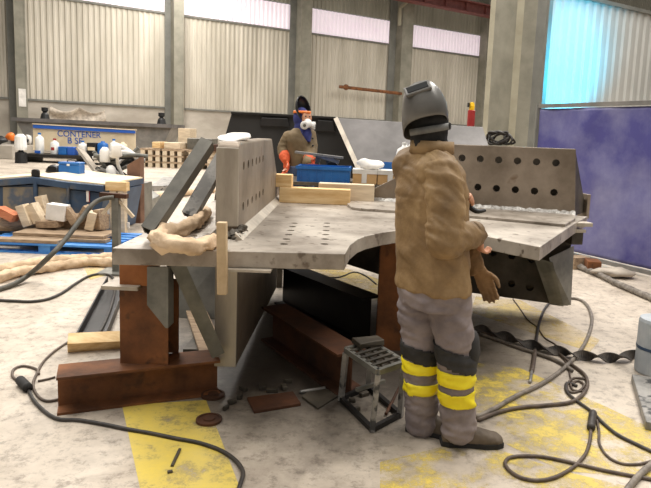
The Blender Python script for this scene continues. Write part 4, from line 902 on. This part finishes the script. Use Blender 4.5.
for u, w_, h_, m, nm, lab in ((40, 7, 19, 'white', 'white_jerrycan', 'white jerrycan with blue foot at the left end of the far bench'), (55, 7, 14, 'white', 'white_bottle', 'white bottle with a red mark on the far bench'), (64, 8, 8, 'blue', 'blue_box', 'left light blue box on the far bench'), (72.5, 7, 8, 'label_blue', 'blue_box', 'right blue box on the far bench'), (83, 8, 13, 'paper', 'white_canister', 'white canister between the blue and dark boxes on the far bench'), (93, 9, 13, 'black', 'dark_box', 'dark box with a pale band on the far bench'), (103, 10, 15, 'blue', 'blue_drum', 'blue drum at the right part of the far bench'), (114, 7, 16, 'white', 'white_canister', 'white canister right of the blue drum on the far bench'), (123, 8, 15, 'cream_board', 'cream_sack', 'cream sack at the right end of the far bench')):
    p = bpt(u, 154.5, -.05); k_ = yn / 600; w2, h2 = w_ * k_, h_ * k_
    t = thing(nm, lab, nm.split('_')[1], (p.x, yn - .05, zs + .001)); b = MB()
    if 'box' in nm: b.boxb((-w2 / 2, -.15, 0), (w2 / 2, .2, h2)); lbuild(t, b, 'body', M[m], bevel=.02)
    else: b.loft([ering((0, 0, z * h2), X_, Y_, a * w2 / 2, a * .17, 18, 2.8) for z, a in ((0, .9), (.04, 1), (.75, 1), (.86, .8), (.93, .35), (1, .35))]); lbuild(t, b, 'body', M[m], smooth=True)
    if nm == 'white_bottle': b = MB(); b.box((0, -.172, h2 * .4), (.12, .01, .12)); lbuild(t, b, 'label', M['red'])
    if nm == 'white_jerrycan': b = MB(); b.box((0, -.175, h2 * .1), (w2 * .8, .012, h2 * .14)); lbuild(t, b, 'label', M['label_blue'])
    if nm == 'dark_box': b = MB(); b.box((0, -.152, h2 * .55), (w2 * .8, .01, h2 * .25)); lbuild(t, b, 'label', M['cream_board'])
    if 'can' in nm or 'bottle' in nm: b = MB(); b.lathe([(0, h2), (.06, h2), (.06, h2 + .07), (0, h2 + .07)], n=12); lbuild(t, b, 'cap', M['blue'] if nm != 'white_bottle' else M['red'])
p = at(5, 150); 
for i, (u, v, m, s_, lab) in enumerate(((3, 140, 'black', (.5, .3, .22), 'black sack lying at the far left edge'), (9, 137, 'orange', (.28, .2, .22), 'orange bag on the far left heap'), (13, 141, 'black', (.45, .3, .2), 'black sack at the right of the far left heap'), (16.5, 140, 'paper', (.2, .2, .3), 'white bag at the right end of the far left heap'))):
    p = aty(u, v, 25.5); s_ = tuple(q * .8 for q in s_); b = MB(); b.ball((p.x, 25.15 + .42 * i, p.z), s_, 8); b.warp(.08, 4, i); one(b, 'refuse_bag', M[m], lab, 'bag', smooth=True)
p0, p1 = aty(-12, 143, 25.3), aty(19, 143, 25.3); b = MB(); b.boxb((p0.x, 24.8, 0), (p1.x, 26.7, p0.z - .05)); one(b, 'concrete_block', M['concrete_wall'], 'pale concrete block under the bags at the far left edge', 'block', bevel=.03)
p = aty(21, 155, 22.9); t = thing('valve_stand', 'small white stand with a dark base left of the far bench', 'stand', (p.x, 22.9, 0)); b = MB(); b.lathe([(0, 0), (.22, 0), (.2, .4), (.08, .45), (.08, .5), (0, .5)], n=14); lbuild(t, b, 'base', M['black']); b = MB(); b.lathe([(0, .5), (.2, .5), (.22, .6), (.2, 1.0), (.1, 1.1), (0, 1.1)], n=14); lbuild(t, b, 'head', M['white'])
# ---------------------------------------------------------------- fabricated hopper behind the man
yh = 9.6
HP = thing('steel_hopper', 'large dark fabricated steel hopper with a bare grey sloping side behind the people', 'hopper', (aty(330, 180, yh).x, yh + .4, 0))
def hp(u, v, y=yh): return aty(u, v, y)
def down(p): return Vector((p.x, p.y, .02))
A1, A2, A3, A4 = hp(231.5, 113.5), hp(335, 118.5), hp(358, 172), hp(221, 150)
b = MB(); b.prism([A1, A2, A3, down(A3 + Vector((.15, 0, 0))), down(A4 - Vector((.15, 0, 0))), A4], (0, .08, 0)); b.build('dark_panel', M['hopper_dark'], HP, bevel=.006)
for u0, u1, v0, v1 in ((262, 288, 117.5, 126), (318, 333, 120, 131)):
    b = MB(); b.prism([hp(u0, v0, yh - .001), hp(u1, v0 + 1, yh - .001), hp(u1 + 2, v1 + 1, yh - .001), hp(u0 - 2, v1, yh - .001)], (0, -.05, 0)); b.build('stiffener', M['black_steel'], HP, bevel=.01)
b = MB(); b.bar(A1 + Vector((0, .0, .01)), A2 + Vector((0, 0, .01)), .1, .03); b.build('rim_bar', M['black_steel'], HP)
C1, C2 = hp(336, 118.5, yh - .05), hp(483, 127.5, yh - .05); 
C3, C4 = hp(500, 185, yh - .75), hp(366, 185, yh - .75)
b = MB(); b.prism([C1, C2, C3, C4], (0, .05, .01)); b.build('grey_side', M['hopper_light'], HP, bevel=.004)
b = MB(); b.bar(C1, C4, .07, .05, (0, -1, 0)); b.build('edge_bar', M['plate_edge'], HP)
b = MB(); b.prism([down(C4) + Vector((.1, .1, 0)), down(C3) + Vector((-.1, .1, 0)), down(C3) + Vector((-.1, .2, C3.z - .03)), down(C4) + Vector((.1, .2, C4.z - .03))], (0, .06, 0)); b.build('lower_panel', M['hopper_dark'], HP)
p = hp(470.5, 128, 10.6); t = thing('safety_post', 'slim dark red post with a yellow top behind the grey hopper side', 'post', (p.x, 10.6, 0)); zt2 = hp(470.5, 106, 10.6).z
b = MB(); b.lathe([(0, 0), (.065, 0), (.065, zt2 - .08), (.05, zt2 - .07), (0, zt2 - .07)], n=16); lbuild(t, b, 'post', M['red'])
b = MB(); b.lathe([(0, zt2 - .069), (.045, zt2 - .069), (.05, zt2), (.035, zt2 + .06), (0, zt2 + .07)], n=16); lbuild(t, b, 'cap', M['signal'])
b = MB(); b.boxb((-.075, -.05, zt2 - .02), (-.046, .05, zt2 + .05)); lbuild(t, b, 'lever', M['black'])
# ---------------------------------------------------------------- people
def hand(b, w, d, s, curl=.55, k=1.0, thumb=1.0):
    """palm and five fingers: w wrist, d towards the fingertips, s towards the thumb; fingers close towards n"""
    d = Vector(d).normalized(); s = (Vector(s) - d * Vector(s).dot(d)).normalized(); n = d.cross(s)
    w = Vector(w); P = lambda i, j, l: w + (d * i + s * j + n * l) * k
    b.loft([ering(P(i, j, 0), s, n, a * k, c * k, 14) for i, j, a, c in ((-.02, 0, .027, .02), (.02, .002, .034, .018), (.06, .002, .041, .016), (.092, 0, .040, .012))])
    for j, L, r in ((.030, .072, .0088), (.010, .080, .0092), (-.011, .074, .0088), (-.030, .058, .0078)):
        q = P(.084, j, 0); ang = .15; pts = [P(.05, j * .8, 0), q]
        for f in (.45, .30, .25):
            ang += curl; q = q + (d * math.cos(ang) + n * math.sin(ang) + s * j * .8) * L * f * k; pts.append(q)
        b.tube(pts, [r * k * x for x in (1.1, 1.08, 1, .95, .8)], 8, 2); b.ball(pts[-1], r * .8 * k, 6)
    t0 = P(.015, .022, .003); t1 = P(.045, .047, .010); t2 = t1 + (d * .7 + s * .45 + n * .5 * thumb).normalized() * .034 * k; t3 = t2 + (d * .8 + s * .0 + n * .7 * thumb).normalized() * .028 * k
    b.tube([t0, t1, t2, t3], [.014 * k, .012 * k, .0105 * k, .008 * k], 8, 3); b.ball(t3, .008 * k, 6)
def wrinkle(o, amp, sc, seed=0, zs=2.2):
    me = o.data
    for v in me.vertices:
        q = Vector((v.co.x * sc, v.co.y * sc, v.co.z * sc * zs)) + Vector((seed, 0, 0))
        k = noise.noise(q) + .5 * noise.noise(q * 2.1)
        v.co += v.normal * k * amp
# ---- welder in front, back towards the camera
Y = 2.9
f = Vector((.74, .67, 0)).normalized(); r = Vector((f.y, -f.x, 0)); UP = Vector((0, 0, 1))
wc = Vector((.345, Y, 0))
P = thing('person', 'person in tan leather jacket seen from behind with grey welding mask flipped up', 'person', (.42, 2.92, 0))
hL, hR = aty(417, 288, 2.97), aty(448, 288, 2.86)
kL, kR = aty(420, 345, 2.98), aty(455, 347, 2.86)
aL, aR = aty(422, 425, 3.0), aty(458, 430, 2.875)
sR = aty(444, 172, 2.79); eR = aty(446, 238, 2.73); wR = aty(474, 234, 2.86)
sL = aty(411, 167, 3.02); eL = Vector((.36, 3.24, 1.13)); wL = aty(453, 203, 3.12)
hd = aty(430, 122, 2.93)
def torso(b, g=1.0):
    L = [(.80 if g == 1 else .86, .367, 2.90, .205, .14), (.90, .358, 2.90, .195, .135), (1.02, .347, 2.90, .19, .13), (1.16, .338, 2.905, .19, .132), (1.28, .33, 2.91, .192, .132), (1.375, .327, 2.915, .178, .112), (1.435, .327, 2.92, .13, .092), (1.49, .325, 2.925, .088, .082)]
    b.loft([ering((x, y, z), r, f, a * g, c * g, 30) for z, x, y, a, c in L])
b = MB(); torso(b, .88); b.ball((.36, 2.91, .87), (.13, .10, .10), 10)
limb(b, [hd - Vector((0, 0, .2)), hd - Vector((0, 0, .05))], [.062, .06]); b.ball(hd, (.078, .085, .115), 12); b.ball(hd + f * .085 + Vector((-.06, .03, -.03)), (.014, .014, .02), 6)
limb(b, [sR, eR, wR], [.06, .048, .034]); limb(b, [sL, eL, wL], [.06, .048, .034])
for h, k_, a_ in ((hL, kL, aL), (hR, kR, aR)): limb(b, [h, k_, a_, a_ - UP * .03], [.074, .055, .038, .038])
hand(b, wR + Vector((.022, .008, -.005)), (.22, .1, -.95), (-.3, .9, .1), .75, .9)
hand(b, wL + Vector((.01, 0, 0)), (.8, -.2, .35), (.1, -.3, .9), .75, .9)
b.build('body', M['skin'], P, smooth=True, remesh=.0065, relax=3)
# leather jacket
b = MB(); torso(b, 1.0)
b.ball(sR - r * .05, .088, 10)
limb(b, [sL + r * .05, sL, eL, wL], [.085, .09, .078, .056])
limb(b, [Vector((.325, 2.925, 1.46)), Vector((.325, 2.93, 1.515))], [.088, .078])
jk = b.build('leather_jacket', M['leather'], P, smooth=True, remesh=.009, relax=6)
fold(jk, .009, 1, 3, (1, .2, .25), 13, 3.2); fold(jk, .003, 1, 8, (.7, 0, .7), 26, 6)
for v in jk.data.vertices:
    g = (jk.matrix_basis.translation + v.co + P.location)
    if v.co.z > 0 and (abs(v.co.z - (1.275 - .02)) < .006): v.co -= v.normal * .004
b = MB(); limb(b, [sR - r * .045 + UP * .015, sR - UP * .05 , sR.lerp(eR, .55), eR, eR.lerp(wR, .5), wR], [.082, .094, .088, .084, .076, .060], 18); b.ball(eR + Vector((-.005, -.01, -.01)), .086, 10)
sv = b.build('sleeve', M['leather'], jk, smooth=True, remesh=.009, relax=4); fold(sv, .009, 1, 6, (.25, 0, 1), 17, 4); fold(sv, .004, 1, 2, (.6, .2, .7), 34, 8)
# collar, back yoke seam, cuff
b = MB(); b.loft([ering(Vector((.325, 2.925, 1.465)) , r, f, .108, .1), ering(Vector((.325, 2.93, 1.525)), r, f, .104, .098), ering(Vector((.325, 2.93, 1.525)), r, f, .094, .088), ering(Vector((.325, 2.925, 1.46)), r, f, .095, .088)])
b.build('collar', M['leather'], jk, smooth=True)
b = MB(); d_ = (wR - eR).normalized(); x, y, _ = basis(d_); b.loft([ering(wR - d_ * .03, x, y, .064, .064, 20), ering(wR + d_ * .012, x, y, .062, .062, 20), ering(wR + d_ * .012, x, y, .05, .05, 20), ering(wR - d_ * .03, x, y, .05, .05, 20)]); b.build('cuff', M['leather'], jk, smooth=True)
# trousers
b = MB(); b.loft([ering((.365, 2.905, z), r, f, a, c, 30) for z, a, c in ((.72, .18, .13), (.80, .19, .135), (.87, .185, .13))])
LEG = {}
for nm, h, k_, a_ in (('l', hL, kL, aL), ('r', hR, kR, aR)):
    lo_ = a_ + UP * .022; mid = k_.lerp(lo_, .55)
    pts = [h, h.lerp(k_, .5), k_, mid, k_.lerp(lo_, .85), lo_]; rr = [.105, .10, .088, .085, .084, .090]
    limb(b, pts, rr, 18); LEG[nm] = (k_, lo_)
tr = b.build('work_trousers', M['trouser'], P, smooth=True, remesh=.009, relax=4)
fold(tr, .008, 1, 5, (.25, .1, 1), 17, 4.5); fold(tr, .0035, 1, 2, (-.4, .1, 1), 34, 9)
# hi-vis bands, knee pads
def around(c, ax, rad, hgt, m, name, par, flare=1.0, bulge=None):
    x, y, d = basis(ax); b = MB(); R_ = []
    for s_, q in ((-.5, 1), (-.2, 1.02), (.2, 1.02), (.5, flare)): R_.append(ering(Vector(c) + d * s_ * hgt + (bulge * (1 - abs(s_) * 1.4) if bulge else Vector()), x, y, rad * q, rad * q, 26, 2))
    for s_, q in ((.5, flare), (-.5, 1)): R_.append(ering(Vector(c) + d * s_ * hgt, x, y, rad * q - .012, rad * q - .012, 26, 2))
    b.loft(R_); return b.build(name, m, par, smooth=True)
def patch(src, name, m, par, cond, off=.004):
    bm = bmesh.new(); bm.from_mesh(src.data); wm = world_of(src)
    bmesh.ops.transform(bm, matrix=wm, verts=bm.verts)
    bmesh.ops.delete(bm, geom=[f_ for f_ in bm.faces if not cond(f_.calc_center_median())], context='FACES')
    b = MB(); b.bm.free(); b.bm = bm; o = b.build(name, m, None, solid=.0, smooth=True)
    return o
def hug(name, m, leg, vA, vB, off=.004, tilt=0):
    k_, lo_ = LEG[leg]; zA, zB = aty(430, vA, k_.y).z, aty(430, vB, k_.y).z; mx_ = (hL.x + hR.x) / 2
    kl, kr = LEG['l'][0], LEG['r'][0]
    def cond(c):
        t_ = max(0, min(1, (kl.z - c.z) / (kl.z - LEG['l'][1].z))); a_ = LEG['l'][0].lerp(LEG['l'][1], t_); e_ = LEG['r'][0].lerp(LEG['r'][1], t_)
        near = 'l' if (Vector((c.x, c.y)) - Vector((a_.x, a_.y))).length < (Vector((c.x, c.y)) - Vector((e_.x, e_.y))).length else 'r'
        s_ = tilt * (c.x - k_.x)
        return near == leg and zB < c.z + s_ < zA
    bm = bmesh.new(); bm.from_mesh(tr.data); bmesh.ops.transform(bm, matrix=world_of(tr), verts=bm.verts)
    bmesh.ops.delete(bm, geom=[f_ for f_ in bm.faces if not cond(f_.calc_center_median())], context='FACES')
    for v in bm.verts: v.co += v.normal * off
    b = MB(); b.bm.free(); b.bm = bm; bmesh.ops.recalc_face_normals(bm, faces=bm.faces)
    o = b.build(name, m, tr, smooth=True, solid=.004); return o
for nm, ys in (('l', ((364, 12), (385.5, 11))), ('r', ((374.5, 14), (395, 13)))):
    for v, px in ys: hug('reflective_band', M['yellow'], nm, v - px / 2, v + px / 2)
hug('knee_pad', M['knee'], 'l', 344, 359, .006, .2)
kp = hug('knee_pad', M['knee'], 'r', 347, 364, .007, .3)
b = MB(); c = kR + Vector((.085, .02, -.03)); b.loft([ering(c + UP * z, Vector((.3, 1, 0)).normalized(), Vector((1, -.3, 0)).normalized(), a, bq, 20) for z, a, bq in ((-.13, .03, .018), (-.10, .06, .03), (0, .085, .045), (.07, .075, .035), (.10, .05, .02))]); b.build('knee_cap', M['sole'], kp, smooth=True)
# boots
def boot(heel, dirv, par, nm='boot', L=.3):
    d = Vector(dirv).normalized(); s = Vector((-d.y, d.x, 0)); h = Vector(heel); h.z = 0
    b = MB(); sec = ((-.01, .036, .10), (.05, .044, .125), (.11, .045, .12), (.16, .049, .098), (.22, .053, .078), (.275, .047, .064), (.30, .028, .046))
    b.loft([[h + d * i + s * w_ * math.cos(t) * (1 if math.sin(t) > 0 else 1.0) + UP * (.022 + (hh - .022) * max(0, math.sin(t)) ** .7) for t in [2 * PI * j / 20 for j in range(20)]] for i, w_, hh in sec])
    limb(b, [h + d * .062 + UP * .07, h + d * .055 + UP * .15], [.05, .044])
    o = b.build(nm, M['boot'], par, smooth=True, remesh=.007, relax=3); wrinkle(o, .003, 30, 1, 1)
    b = MB(); out = [(-.016, .03), (.02, .044), (.08, .045), (.13, .044), (.21, .056), (.27, .049), (.304, .028)]
    pg = [h + d * i + s * w_ for i, w_ in out] + [h + d * i - s * w_ for i, w_ in out[::-1]]
    b.prism([p + UP * .001 for p in pg], (0, 0, .027)); b.build('sole', M['sole'], o, bevel=.003); return o
q = at(441, 445, 0); boot((aR.x - .07, aR.y + .005, 0), (1, .02, 0), P); boot((aL.x - .065, aL.y + .012, 0), (.95, -.28, 0), P)
# hood, head gear, flipped-up mask
b = MB(); b.ball(hd + Vector((0, 0, .0)), (.092, .10, .125), 14); limb(b, [hd - UP * .06, hd - UP * .10, hd - UP * .135], [.088, .09, .084])
hood = b.build('welding_hood', M['hood'], P, smooth=True, remesh=.008, relax=3); wrinkle(hood, .006, 16, 4, 2)
hx = Vector((.97, .0, .24)).normalized(); hy = Vector((0, 1, 0))
mask = None
def dome(off=0.0):
    secs = ((0.0, 425.5, 122, .104, .125), (.18, 425, 115, .107, .128), (.4, 424, 106, .104, .124), (.62, 422, 97.5, .094, .112), (.8, 420.5, 90, .078, .095), (.92, 420, 85, .056, .07), (.985, 420.5, 81.5, .028, .035))
    R_ = []
    for s_, u, v, a, c in secs:
        o = aty(u, v, 2.91); ring = ering(o, hx, hy, a + off, c + off, 36, 2.6)
        for q in ring:
            k = max(0, 1 - s_ * 1.6); q.z += -(q.y - o.y) / .125 * .052 * k - .03 * k + off * (1 if s_ > .9 else 0)
        R_.append(ring)
    return R_
b = MB(); V = [[b.bm.verts.new(p) for p in r_] for r_ in dome()]
for a_, c_ in zip(V, V[1:]):
    for i in range(36): b.bm.faces.new((a_[i], a_[(i + 1) % 36], c_[(i + 1) % 36], c_[i]))
b.bm.faces.new(V[-1])
mask = b.build('welding_mask', M['helmet'], P, smooth=True, solid=.006, sub=1)
# brow ridge and lens of the mask, on its upper left
def on_mask(u, v, lift=0.0):
    yy = 2.91; o = aty(u, v, yy); 
    return o
n_ = Vector((-.30, -.62, .72)).normalized()
wc_ = aty(418, 90.5, 2.835); xa = Vector((.88, -.05, .36)); xa = (xa - n_ * xa.dot(n_)).normalized(); ya = n_.cross(xa)
b = MB(); b.prism([wc_ + xa * i * .062 + ya * j * .033 for i, j in ((-1, -1), (1, -1), (1, 1), (-1, 1))], n_ * .018); b.build('lens_frame', M['helmet'], mask, bevel=.006)
b = MB(); b.prism([wc_ + xa * i * .05 + ya * j * .021 + n_ * .0165 for i, j in ((-1, -1), (1, -1), (1, 1), (-1, 1))], n_ * .004); b.build('lens', M['glass'], mask)
b = MB(); c = aty(446, 126, 2.9); b.lathe([(.0, 0), (.018, 0), (.02, .008), (.016, .022), (0, .024)], c, (.9, -.35, 0), 16); b.build('knob', M['sole'], mask)
c = hd + Vector((.0, -.005, -.035)); zx = Vector((.96, .1, .20)).normalized(); zy = Vector((0, 1, .0)); zn = zx.cross(zy)
b = MB(); b.loft([ering(c + zn * h_, zx, zy, q, q + .006, 30, 2.2) for h_, q in ((-.016, .099), (.016, .099), (.016, .09), (-.016, .09))]); b.build('head_band', M['band'], P, smooth=True)
# gauntlet held in the bare right hand
b = MB(); g0, g1, g2 = aty(477, 238, 2.93), aty(473, 262, 2.93), aty(480, 274, 2.93)
gl_t = thing('leather_gauntlet', 'long brown leather gauntlet hanging from the hand of the welder in front', 'glove', g2)
gd = (g2 - g1).normalized(); gx = Vector((.9, -.3, .1)); gx = (gx - gd * gx.dot(gd)).normalized(); gy_ = gd.cross(gx)
b.loft([ering(p, gx, gy_, a, c, 20) for p, a, c in ((aty(471, 244, 2.93), .05, .028), (aty(470, 254, 2.93), .054, .034), (aty(474, 264, 2.93), .05, .034), (aty(478, 272, 2.93), .046, .03))])
hand(b, aty(478, 270, 2.93), gd + Vector((.12, 0, -.3)), gx, .22, 1.12)
gl = b.build('glove_hand', M['glove'], gl_t, smooth=True, remesh=.006, relax=2); wrinkle(gl, .005, 24, 2, 1.5)
b = MB(); b.loft([ering(aty(470.5, v, 2.93), gx, gy_, a, c, 20) for v, a, c in ((242, .053, .033), (246, .055, .035), (246, .05, .03), (242, .048, .028))]); b.build('cuff_binding', M['leather'], gl_t, smooth=True)
# welding torch in the left hand
b = MB(); p = wL + Vector((.07, -.01, .0)); b.tube([p + Vector((-.04, .02, .06)), p, p + Vector((.05, -.01, -.035)), p + Vector((.10, 0, -.03))], [.012, .014, .013, .008], 10)
tag(b.build('welding_torch', M['black']), 'small black torch held in the left hand of the welder in front', 'torch')
# ---- welder behind the job
Yb = 7.0
def J(u, v, dy=0): return aty(u, v, Yb + dy)
fb = Vector((.72, -.69, 0)); rb = Vector((fb.y, -fb.x, 0)); 
B = thing('person', 'person behind the job in olive jacket, blue hood, white respirator and orange gloves', 'person', (J(299, 170).x, Yb, 0))
gz = 0.0
def tb(b, g):
    L = [(172, 300, .165, .14), (164, 300, .16, .14), (152, 299.5, .16, .145), (141, 299, .17, .15), (134.5, 299.5, .155, .12), (131, 300, .10, .09), (128, 301, .08, .075)]
    b.loft([ering(J(u, v), rb, fb, a * g, c * g, 26) for v, u, a, c in L])
hb = J(302, 119); sBL = J(289, 137.5, -.03); eBL = J(283, 149, -.06); wBL = J(285.5, 160, -.16)
sBR = J(309, 136, .08); eBR = J(311, 152, -.06); wBR = J(308, 163, -.3)
b = MB(); tb(b, .86); b.ball(hb, (.08, .085, .115), 12); limb(b, [hb - UP * .2, hb], [.06, .055]); b.ball(hb + fb * .088 - UP * .01, (.014, .014, .02), 6)
limb(b, [sBL, eBL, wBL], [.06, .048, .036]); limb(b, [sBR, eBR, wBR], [.06, .048, .036])
hip = J(300, 176); zf = hip.z
for s_ in (-1, 1):
    hp = Vector((hip.x, hip.y, 0)) + rb * s_ * .1; limb(b, [hp + UP * (hip.z - .02), hp + UP * .5 + fb * .03, hp + UP * .09], [.085, .062, .046]); b.loft([ering(hp + fb * (i - .06) + UP * (.045), rb, UP, w_, .04, 12) for i, w_ in ((-.02, .03), (.06, .042), (.15, .045), (.2, .03))])
for w_, d_, s_ in ((wBL, Vector((.15, -.2, -1)), Vector((.6, -.6, 0))), (wBR, Vector((.8, -.5, -.25)), Vector((0, .3, 1)))): hand(b, w_, d_, s_, .4)
b.build('body', M['skin'], B, smooth=True, remesh=.009, relax=2)
b = MB(); tb(b, 1); b.ball(sBL, .075, 8); limb(b, [sBR + rb * .03, sBR, eBR, wBR], [.08, .09, .075, .06])
jb = b.build('work_jacket', M['leather_far'], B, smooth=True, remesh=.014, relax=4); fold(jb, .006, 1, 4, (1, 0, .3), 12, 4)
b = MB(); limb(b, [sBL, eBL, eBL.lerp(wBL, .75)], [.078, .064, .054]); sl2 = b.build('sleeve', M['leather_far'], jb, smooth=True, remesh=.012, relax=3); fold(sl2, .006, 1, 2, (0, 0, 1), 16, 4)
b = MB()
for i in range(5):
    b = MB(); b.ball(J(303.5 + .2 * i, 138 + i * 7, 0) + fb * .16, .012, 6); b.build('button', M['black'], jb)
b = MB(); b.loft([ering(hip + UP * z, rb, fb, .185, .135, 24) for z in (-.1, .12)])
for s_ in (-1, 1):
    hp = Vector((hip.x, hip.y, 0)) + rb * s_ * .095; limb(b, [hp + UP * (hip.z - .04), hp + UP * .5 + fb * .03, hp + UP * .11], [.10, .083, .075])
tb_ = b.build('work_jeans', M['jeans'], B, smooth=True, remesh=.014, relax=3); wrinkle(tb_, .008, 10, 1, 1.5)
for s_ in (-1, 1):
    hp = Vector((hip.x, hip.y, 0)) + rb * s_ * .1 - fb * .09; boot(hp, fb, B)
b = MB(); b.ball(hb + UP * .01 - fb * .012, (.094, .098, .125), 12); limb(b, [hb - UP * .07, hb - UP * .17], [.085, .10]); b.loft([ering(hb + fb * .06 - UP * z, rb, fb, a, c, 16) for z, a, c in ((.10, .07, .05), (.18, .085, .07), (.26, .04, .09))])
hdb = b.build('hood', M['hood_blue'], B, smooth=True, remesh=.009, relax=2)
b = MB(); b.loft([ering(hb + fb * q, rb, UP, .062, a, 20) for q, a in ((.07, .085), (.092, .08), (.10, .05))]); b.xf(Matrix.Translation((0, 0, .012)));  b.build('face', M['skin'], B, smooth=True)
b = MB(); c = hb + fb * .10 - UP * .045; b.loft([ering(c + fb * q - UP * q * .3, rb, UP, a, a * .95, 20) for q, a in ((-.02, .058), (.02, .05), (.05, .026))])
rs = b.build('respirator', M['white'], B, smooth=True)
for s_ in (-1, 1):
    q = c + rb * s_ * .055 + fb * .01 - UP * .025; dd = (fb + rb * s_ * .8 - UP * .15).normalized(); b = MB(); b.lathe([(0, 0), (.044, 0), (.047, .01), (.047, .035), (.034, .042), (0, .042)], q, dd, 20); fl_ = b.build('filter', M['white'], rs)
    b = MB(); b.lathe([(0, .042), (.018, .042), (.018, .046), (0, .046)], q, dd, 14); b.build('filter_cap', M['tube_grey'], fl_)
for s_ in (-1, 1):
    b = MB(); b.ball(hb + fb * .098 + rb * s_ * .03 + UP * .03, (.012, .012, .007), 6); b.build('eye', M['black'], B)
b = MB(); b.loft([ering(hb + UP * .062, rb, fb, .099, .103, 24), ering(hb + UP * .092, rb, fb, .094, .098, 24), ering(hb + UP * .092, rb, fb, .08, .08, 24), ering(hb + UP * .062, rb, fb, .08, .08, 24)]); b.build('head_band', M['orange'], B, smooth=True)
# mask flipped up: hollow shell, dark inside towards us
mc = J(303.5, 109.5, -.02) - fb * .02; ax_u = (UP * .93 - fb * .3 + rb * 0).normalized(); ax_n = (fb * .93 + UP * .3).normalized()
def shell(u, v):
    t = 2 * PI * u; q = v * .5 * PI
    return mc + rb * (.098 * math.cos(t) * math.sin(q)) + ax_u * (.155 * math.sin(t) * math.sin(q)) - ax_n * (.10 * math.cos(q)) + ax_n * .03
b = MB(); b.grid(shell, 28, 10, True); b.build('welding_mask', M['helmet_black'], B, smooth=True, solid=.008)
for w_, d_, s_, e_ in ((wBL, Vector((.15, -.2, -1)), Vector((.6, -.6, 0)), eBL), (wBR, Vector((.8, -.5, -.25)), Vector((0, .3, 1)), eBR)):
    b = MB(); hand(b, w_, d_, s_, .42, 1.22); limb(b, [w_.lerp(e_, .55), w_.lerp(e_, .3), w_], [.060, .066, .05]); o = b.build('glove', M['glove_orange'], B, smooth=True, remesh=.009, relax=1); wrinkle(o, .005, 20, 1, 1)
# ---------------------------------------------------------------- light: rooflights overhead, hazy daylight
w = bpy.data.worlds.new('hall_light'); bpy.context.scene.world = w; w.use_nodes = True
nt = w.node_tree; bg = nt.nodes['Background']
tc = nt.nodes.new('ShaderNodeTexCoord'); sx = nt.nodes.new('ShaderNodeSeparateXYZ'); rp = nt.nodes.new('ShaderNodeValToRGB')
nt.links.new(tc.outputs['Generated'], sx.inputs[0]); nt.links.new(sx.outputs['Z'], rp.inputs['Fac']); nt.links.new(rp.outputs['Color'], bg.inputs['Color'])
rp.color_ramp.elements[0].position = .0; rp.color_ramp.elements[0].color = (.07, .066, .06, 1)
rp.color_ramp.elements[1].position = .8; rp.color_ramp.elements[1].color = (1.0, .97, .92, 1)
bg.inputs['Strength'].default_value = .62
for x, y in ((-5, 6), (5, 6), (-8, 18), (6, 18), (-10, 30), (8, 32)):
    light('rooflight', 'AREA', (x, y, 11), (x, y, 0), 980 if y < 20 else 1350, (1, .955, .895), 3.0, 11.0)
sc = bpy.context.scene
sc.view_settings.view_transform = 'Standard'; sc.view_settings.look = 'None'; sc.view_settings.gamma = 1; sc.view_settings.use_curve_mapping = False
sc.view_settings.exposure = .32
